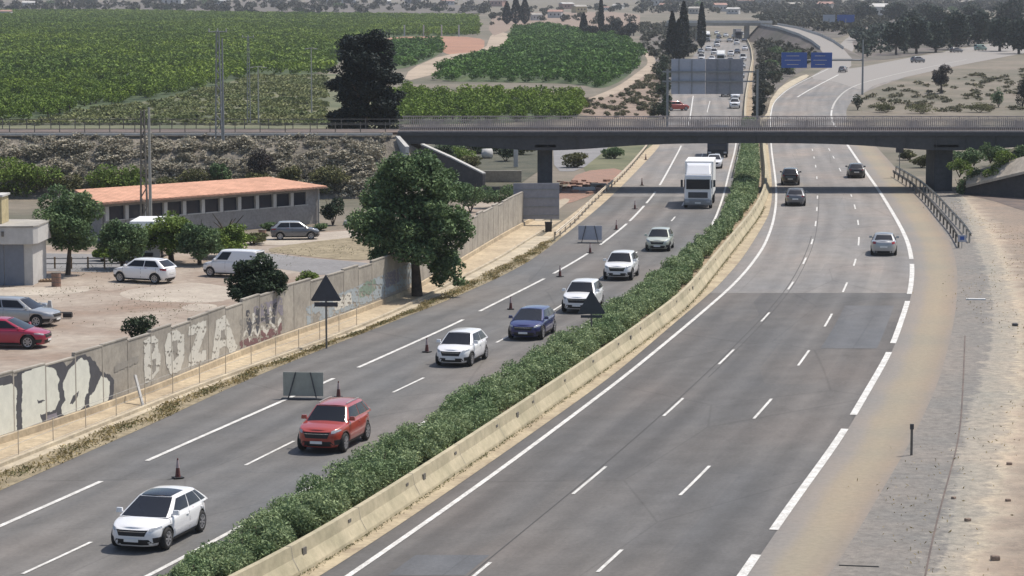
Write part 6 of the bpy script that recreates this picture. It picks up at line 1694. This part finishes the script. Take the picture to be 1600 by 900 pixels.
for gi, (poly, mat, dx, dy, y1, nearN) in enumerate([(GROVE_A, 'leaf_orange', 4.3, 5.0, 1700, 150), (GROVE_C, 'leaf_orange', 3.8, 4.6, 2000, 90), (GROVE_B, 'leaf_orange_deep', 4.4, 5.0, 2000, 60), (GROVE_D, 'leaf_orange_deep', 4.2, 5.0, 2000, 0)]):
    X, Y = grove_spots(poly, dx, dy, .7, y1)
    o = np.argsort(Y); X, Y = X[o], Y[o]
    Vs, Fs, off = [], [], 0
    for i, (x, y) in enumerate(zip(X, Y)):
        z = tz(y); k = RNG.uniform(.75, 1.15); a = RNG.uniform(0, 6.28)
        if RNG.random() < .03: continue
        if i < nearN and mat == 'leaf_orange':
            e = bpy.data.objects.new('orange_tree', None); COL.objects.link(e); e.location = (x, y, z); e.scale = (k, k, k); e.rotation_euler = (0, 0, a)
            c = bpy.data.objects.new('crown', near_me[count % 4]); COL.objects.link(c); c.parent = e
            c = bpy.data.objects.new('trunk', trunk_me); COL.objects.link(c); c.parent = e
            tag(e, 'orange tree in the front row of the left grove behind the railway' if gi == 0 else 'orange tree in the narrow bright grove strip just behind the bridge railing', 'orange tree', GR + (' of the left grove' if gi == 0 else ' of the narrow strip')); count += 1
            continue
        V, F = (T_near if y < 560 else T_far)[i % 6]
        ca, sa = math.cos(a), math.sin(a)
        Q = V * k
        Q = np.stack([Q[:, 0] * ca - Q[:, 1] * sa + x, Q[:, 0] * sa + Q[:, 1] * ca + y, Q[:, 2] + z], 1)
        Vs.append(Q); Fs.append(F + off); off += len(Q)
    if Vs:
        tag(np_mesh('orange_grove', np.concatenate(Vs), np.concatenate(Fs), mat), ['broad green orange grove filling the upper left', 'narrow bright green grove strip behind the bridge', 'deep green orange grove right of the farm track', 'small dark green grove block below the red field'][gi], 'grove', kind='stuff')
# grass tufts along the verge and weeds (stuff)
def tufts(name, label, n, fn, mat, leaf, h):
    P = []
    for _ in range(n):
        x, y, z = fn(); P.append((x, y, z + RNG.uniform(0.02, h)))
    P = np.array(P); V, F = leaf_quads(P, leaf, -.0, RNG, .3)
    return tag(np_mesh(name, V, F, mat), label, 'grass', kind='stuff')
def f_verge():
    y = RNG.uniform(70, 185); a, b = VG(y), LASPH(y)
    c = .5 + .35 * math.sin(y * .9) * math.sin(y * .23)
    return a + (b - a) * np.clip(RNG.normal(c, .22), 0, 1), y, .02
tufts('dry_grass', 'strip of dry yellow grass between the kerb and the left shoulder', 9000, f_verge, 'grass_dry', .15, .10)
def f_verge2():
    y = RNG.uniform(70, 185); y = round(y / 5) * 5 + RNG.normal(0, .7); a, b = VG(y), LASPH(y)
    return a + (b - a) * np.clip(RNG.normal(.5, .2), 0, 1), y, .02
tufts('green_weeds', 'patches of low green weeds in the dry verge', 3000, f_verge2, 'leaf_olive', .13, .12)
def f_med():
    y = RNG.uniform(66, 150); return BT(y) - .8 + RNG.normal(0, .12), y, .02
tufts('dry_grass', 'dry litter and grass between the hedge and the pale barrier', 7000, f_med, 'grass_dry', .12, .12)
def f_gut():
    y = RNG.uniform(66, 220); return BT(y) + abs(RNG.normal(0.02, .10)), y, .02
tufts('green_weeds', 'thin line of weeds at the foot of the pale barrier', 4200, f_gut, 'leaf_olive', .09, .05)
def f_scr():
    y = RNG.uniform(256, 450); return RNG.uniform(-.21, -.03) * y, y, tz(y)
0 and tufts('scrub_grass', 'green and brown scrub grass behind the railway embankment', 60000, f_scr, 'leaf_scrub', .5, .25)

def f_bank():
    y = RNG.uniform(68, 225); q = round(y / 7) * 7; x = _GR(y) + 1.5 + 2.6 * math.sin(q * 1.7) + RNG.normal(0, .9); return x, q + RNG.normal(0, 2.4), .03
tufts('dry_grass', 'thin dry weeds scattered over the gravel and dirt of the right verge', 1500, f_bank, 'grass_dry', .12, .10)
def f_yard():
    a = RNG.integers(0, 14); cx, cy = [(-27, 150), (-22, 146), (-30, 140), (-24, 158), (-17, 165), (-33, 152), (-20, 170), (-28, 166), (-16, 176), (-36, 160), (-12.5, 178), (-31, 128), (-26, 132), (-19.5, 140)][a]
    return cx + RNG.normal(0, 1.3), cy + RNG.normal(0, 3.0), .03
tufts('green_weeds', 'sparse weeds growing in patches on the dirt yard', 1800, f_yard, 'leaf_olive', .12, .08)
# ------------------------------------------------------------------ distant houses
HS = [(10, 26, 12, 'render_white'), (45, 14, 14, 'render_white'), (140, 6, 16, 'concrete'), (270, 10, 22, 'render_white'), (345, 8, 14, 'render_white'), (510, 6, 14, 'render_white'), (545, 5, 16, 'render_white'), (600, 8, 14, 'concrete'), (645, 6, 18, 'render_grey'), (700, 8, 14, 'render_white'), (778, 10, 16, 'far_pink'),
      (838, 32, 12, 'render_white'), (868, 28, 16, 'render_white'), (885, 14, 14, 'far_pink'), (905, 20, 14, 'render_cream'), (945, 16, 10, 'render_white'), (966, 14, 12, 'render_white'), (1025, 10, 16, 'render_white'), (1040, 16, 12, 'render_white'), (1062, 14, 12, 'render_grey'), (1112, 12, 12, 'render_white'), (1125, 18, 14, 'render_white'), (1146, 22, 14, 'render_white'),
      (1085, 22, 12, 'concrete'), (1165, 10, 18, 'render_grey'), (1200, 12, 22, 'concrete'), (1240, 16, 14, 'far_pink'), (1290, 18, 16, 'render_grey'), (1370, 28, 26, 'render_white'), (1500, 10, 12, 'concrete')]
cols = {'render_white': 'white', 'concrete': 'grey', 'render_grey': 'dark grey', 'far_pink': 'pinkish', 'render_cream': 'cream'}
place = ['behind the left grove', 'behind the middle of the fields', 'in the cluster behind the right grove', 'beside the far overpass', 'at the upper right']
for i, (px, py, wpx, m_) in enumerate(HS):
    p = G(px, py); s = FPX / p.y; w_ = wpx * 1.35 / s; d_ = w_ * random.uniform(.6, 1.0); h_ = w_ * random.uniform(.32, .55)
    e = empty('house', p, R(random.uniform(-25, 25)))
    z_ = place[0] if px < 400 else place[1] if px < 800 else place[2] if px < 1000 else place[3] if px < 1260 else place[4]
    tag(e, f'distant {cols[m_]} house {z_}', 'house', f'distant {cols[m_]} houses {z_}')
    MB().box((0, 0, h_ / 2 - .5), (w_, d_, h_ + 1)).build('wall', m_, e)
    rm = 'far_pink' if i % 3 == 0 else 'render_white' if i % 3 == 1 else 'concrete'
    MB().add([(-w_ * .54, -d_ * .54, h_), (w_ * .54, -d_ * .54, h_), (w_ * .54, d_ * .54, h_), (-w_ * .54, d_ * .54, h_), (-w_ * .54, 0, h_ * 1.3), (w_ * .54, 0, h_ * 1.3)],
             [(3, 2, 1, 0), (0, 1, 5, 4), (2, 3, 4, 5), (0, 4, 3), (1, 2, 5)]).build('roof', rm, e)
    for k in (-.28, 0.02, .3):
        MB().box((k * w_, -d_ / 2 - .04, h_ * .55), (w_ * .1, .08, h_ * .28)).build('window', 'window_dark', e)
# scrub masses between the far roads
def scrub(px, label, n, mat, w, h, leaf):
    P = [G(*q) for q in px]; poly = [(q.x, q.y) for q in P]
    x0, x1 = min(q.x for q in P), max(q.x for q in P); y0, y1 = min(q.y for q in P), max(q.y for q in P)
    T = [crown_tmpl(70, leaf, w, h) for _ in range(5)]
    Vs, Fs, off = [], [], 0
    X = RNG.uniform(x0, x1, n * 3); Y = RNG.uniform(y0, y1, n * 3); k_ = inside(poly, X, Y); X, Y = X[k_][:n], Y[k_][:n]
    for i, (x, y) in enumerate(zip(X, Y)):
        V, F = T[i % 5]; k = RNG.uniform(.4, 1.3); Vs.append(V * k + np.array([x, y, tz(y)])); Fs.append(F + off); off += len(V)
    tag(np_mesh('scrub', np.concatenate(Vs), np.concatenate(Fs), mat), label, 'scrub', kind='stuff')
scrub([(1184, 176), (1182, 62), (1202, 48), (1262, 68), (1296, 92), (1236, 114), (1204, 146)], 'dark scrub between the two roads beyond the bridge', 380, 'leaf_scrub_dark', 3.5, 2.2, .9)
scrub([(1190, 52), (1200, 18), (1420, 20), (1396, 36), (1322, 56), (1262, 46)], 'brownish scrub above the interchange', 420, 'leaf_scrub_dark', 7, 4, 1.8)
scrub([(1002, 72), (1000, 38), (1088, 42), (1096, 60), (1056, 100), (1044, 150), (1042, 184), (1030, 184), (1036, 120)], 'dark scrub left of the far carriageway', 300, 'leaf_scrub_dark', 3.5, 2.2, .9)
scrub([(912, 184), (908, 158), (975, 144), (1022, 110), (1034, 112), (1030, 184)], 'low brown scrub on the bare ground right of the grove strip', 160, 'leaf_scrub', 1.8, .8, .45)
scrub([(-200, 17), (-200, 4), (420, 3), (760, 8), (760, 24), (600, 22)], 'dark hedgerows among the houses at the top left', 300, 'leaf_scrub_dark', 9, 5, 2.2)
scrub([(764, 40), (770, 14), (1000, 10), (1000, 46), (860, 36)], 'scrub among the houses behind the right grove', 80, 'leaf_scrub_dark', 6, 3.5, 1.5)
scrub([(1345, 94), (1336, 62), (1400, 44), (1700, 30), (1700, 42), (1560, 64), (1480, 78)], 'dark undergrowth of the wood at the upper right', 520, 'leaf_wood', 6, 4, 1.4)
scrub([(1352, 176), (1348, 156), (1420, 130), (1600, 110), (1700, 110), (1700, 176)], 'low dry scrub in the field right of the blue sign post', 170, 'leaf_scrub', 2.2, .7, .5)
scrub([(1000, 22), (1000, 2), (1640, 2), (1640, 22)], 'dark trees and scrub along the top of the valley', 380, 'leaf_scrub_dark', 10, 6, 2.4)
mat_foliage('leaf_scrub_green', (0.21, 0.22, 0.10), (0.12, 0.15, 0.06), 0.06)
scrub([(-200, 196), (60, 190), (135, 171), (250, 158), (340, 135), (400, 119), (506, 119), (512, 196)], 'olive scrub and long grass between the railway and the left grove', 1500, 'leaf_scrub_green', 2.0, .55, .5)
for i, (px, py, z_) in enumerate([(1500, 246, 3.0), (1522, 240, 4.0), (1548, 236, 4.2), (1575, 240, 3.8), (1600, 238, 4.0), (1528, 252, 1.8), (1560, 252, 2.4), (1590, 254, 2.6), (1505, 266, .6), (1625, 240, 4)]):
    q = G(px, py, max(z_ - 1.2, 0)); q.y = BZ0 - 5 + (i % 3); s_ = FPX / q.y; q.x = (px - 800) / s_
    shrub(q, 2.6, 2.0, 'leaf_broad' if i % 3 else 'leaf_light', 'green bush on the slope beside the right end of the bridge', group='green bushes on the slope right of the bridge', n=1500, leaf=.2)
# white posts in the rows beside the red field
for i, px in enumerate((632, 662, 690, 717)):
    p = G(px, 57); e = tag(MB().tube([p, p + Vector((0, 0, 4.5))], [.35, .3], 6).build('vent_pipe', 'render_white'), 'pale concrete pipe standing in the row above the red field', 'pipe', 'pale pipes above the red field')

# ------------------------------------------------------------------ air
m, nt, b = new_mat('haze_air')
out = nt.nodes['Material Output']; nt.nodes.remove(b)
vol = nt.nodes.new('ShaderNodeVolumePrincipled'); vol.inputs['Color'].default_value = (0.84, 0.89, 0.97, 1); vol.inputs['Density'].default_value = 0.00011
vol.inputs['Anisotropy'].default_value = 0.2
nt.links.new(vol.outputs[0], out.inputs['Volume'])
hz = MB().box((0, 2950, 120), (6900, 6300, 242)).build('haze', 'haze_air'); tag(hz, kind='stuff')
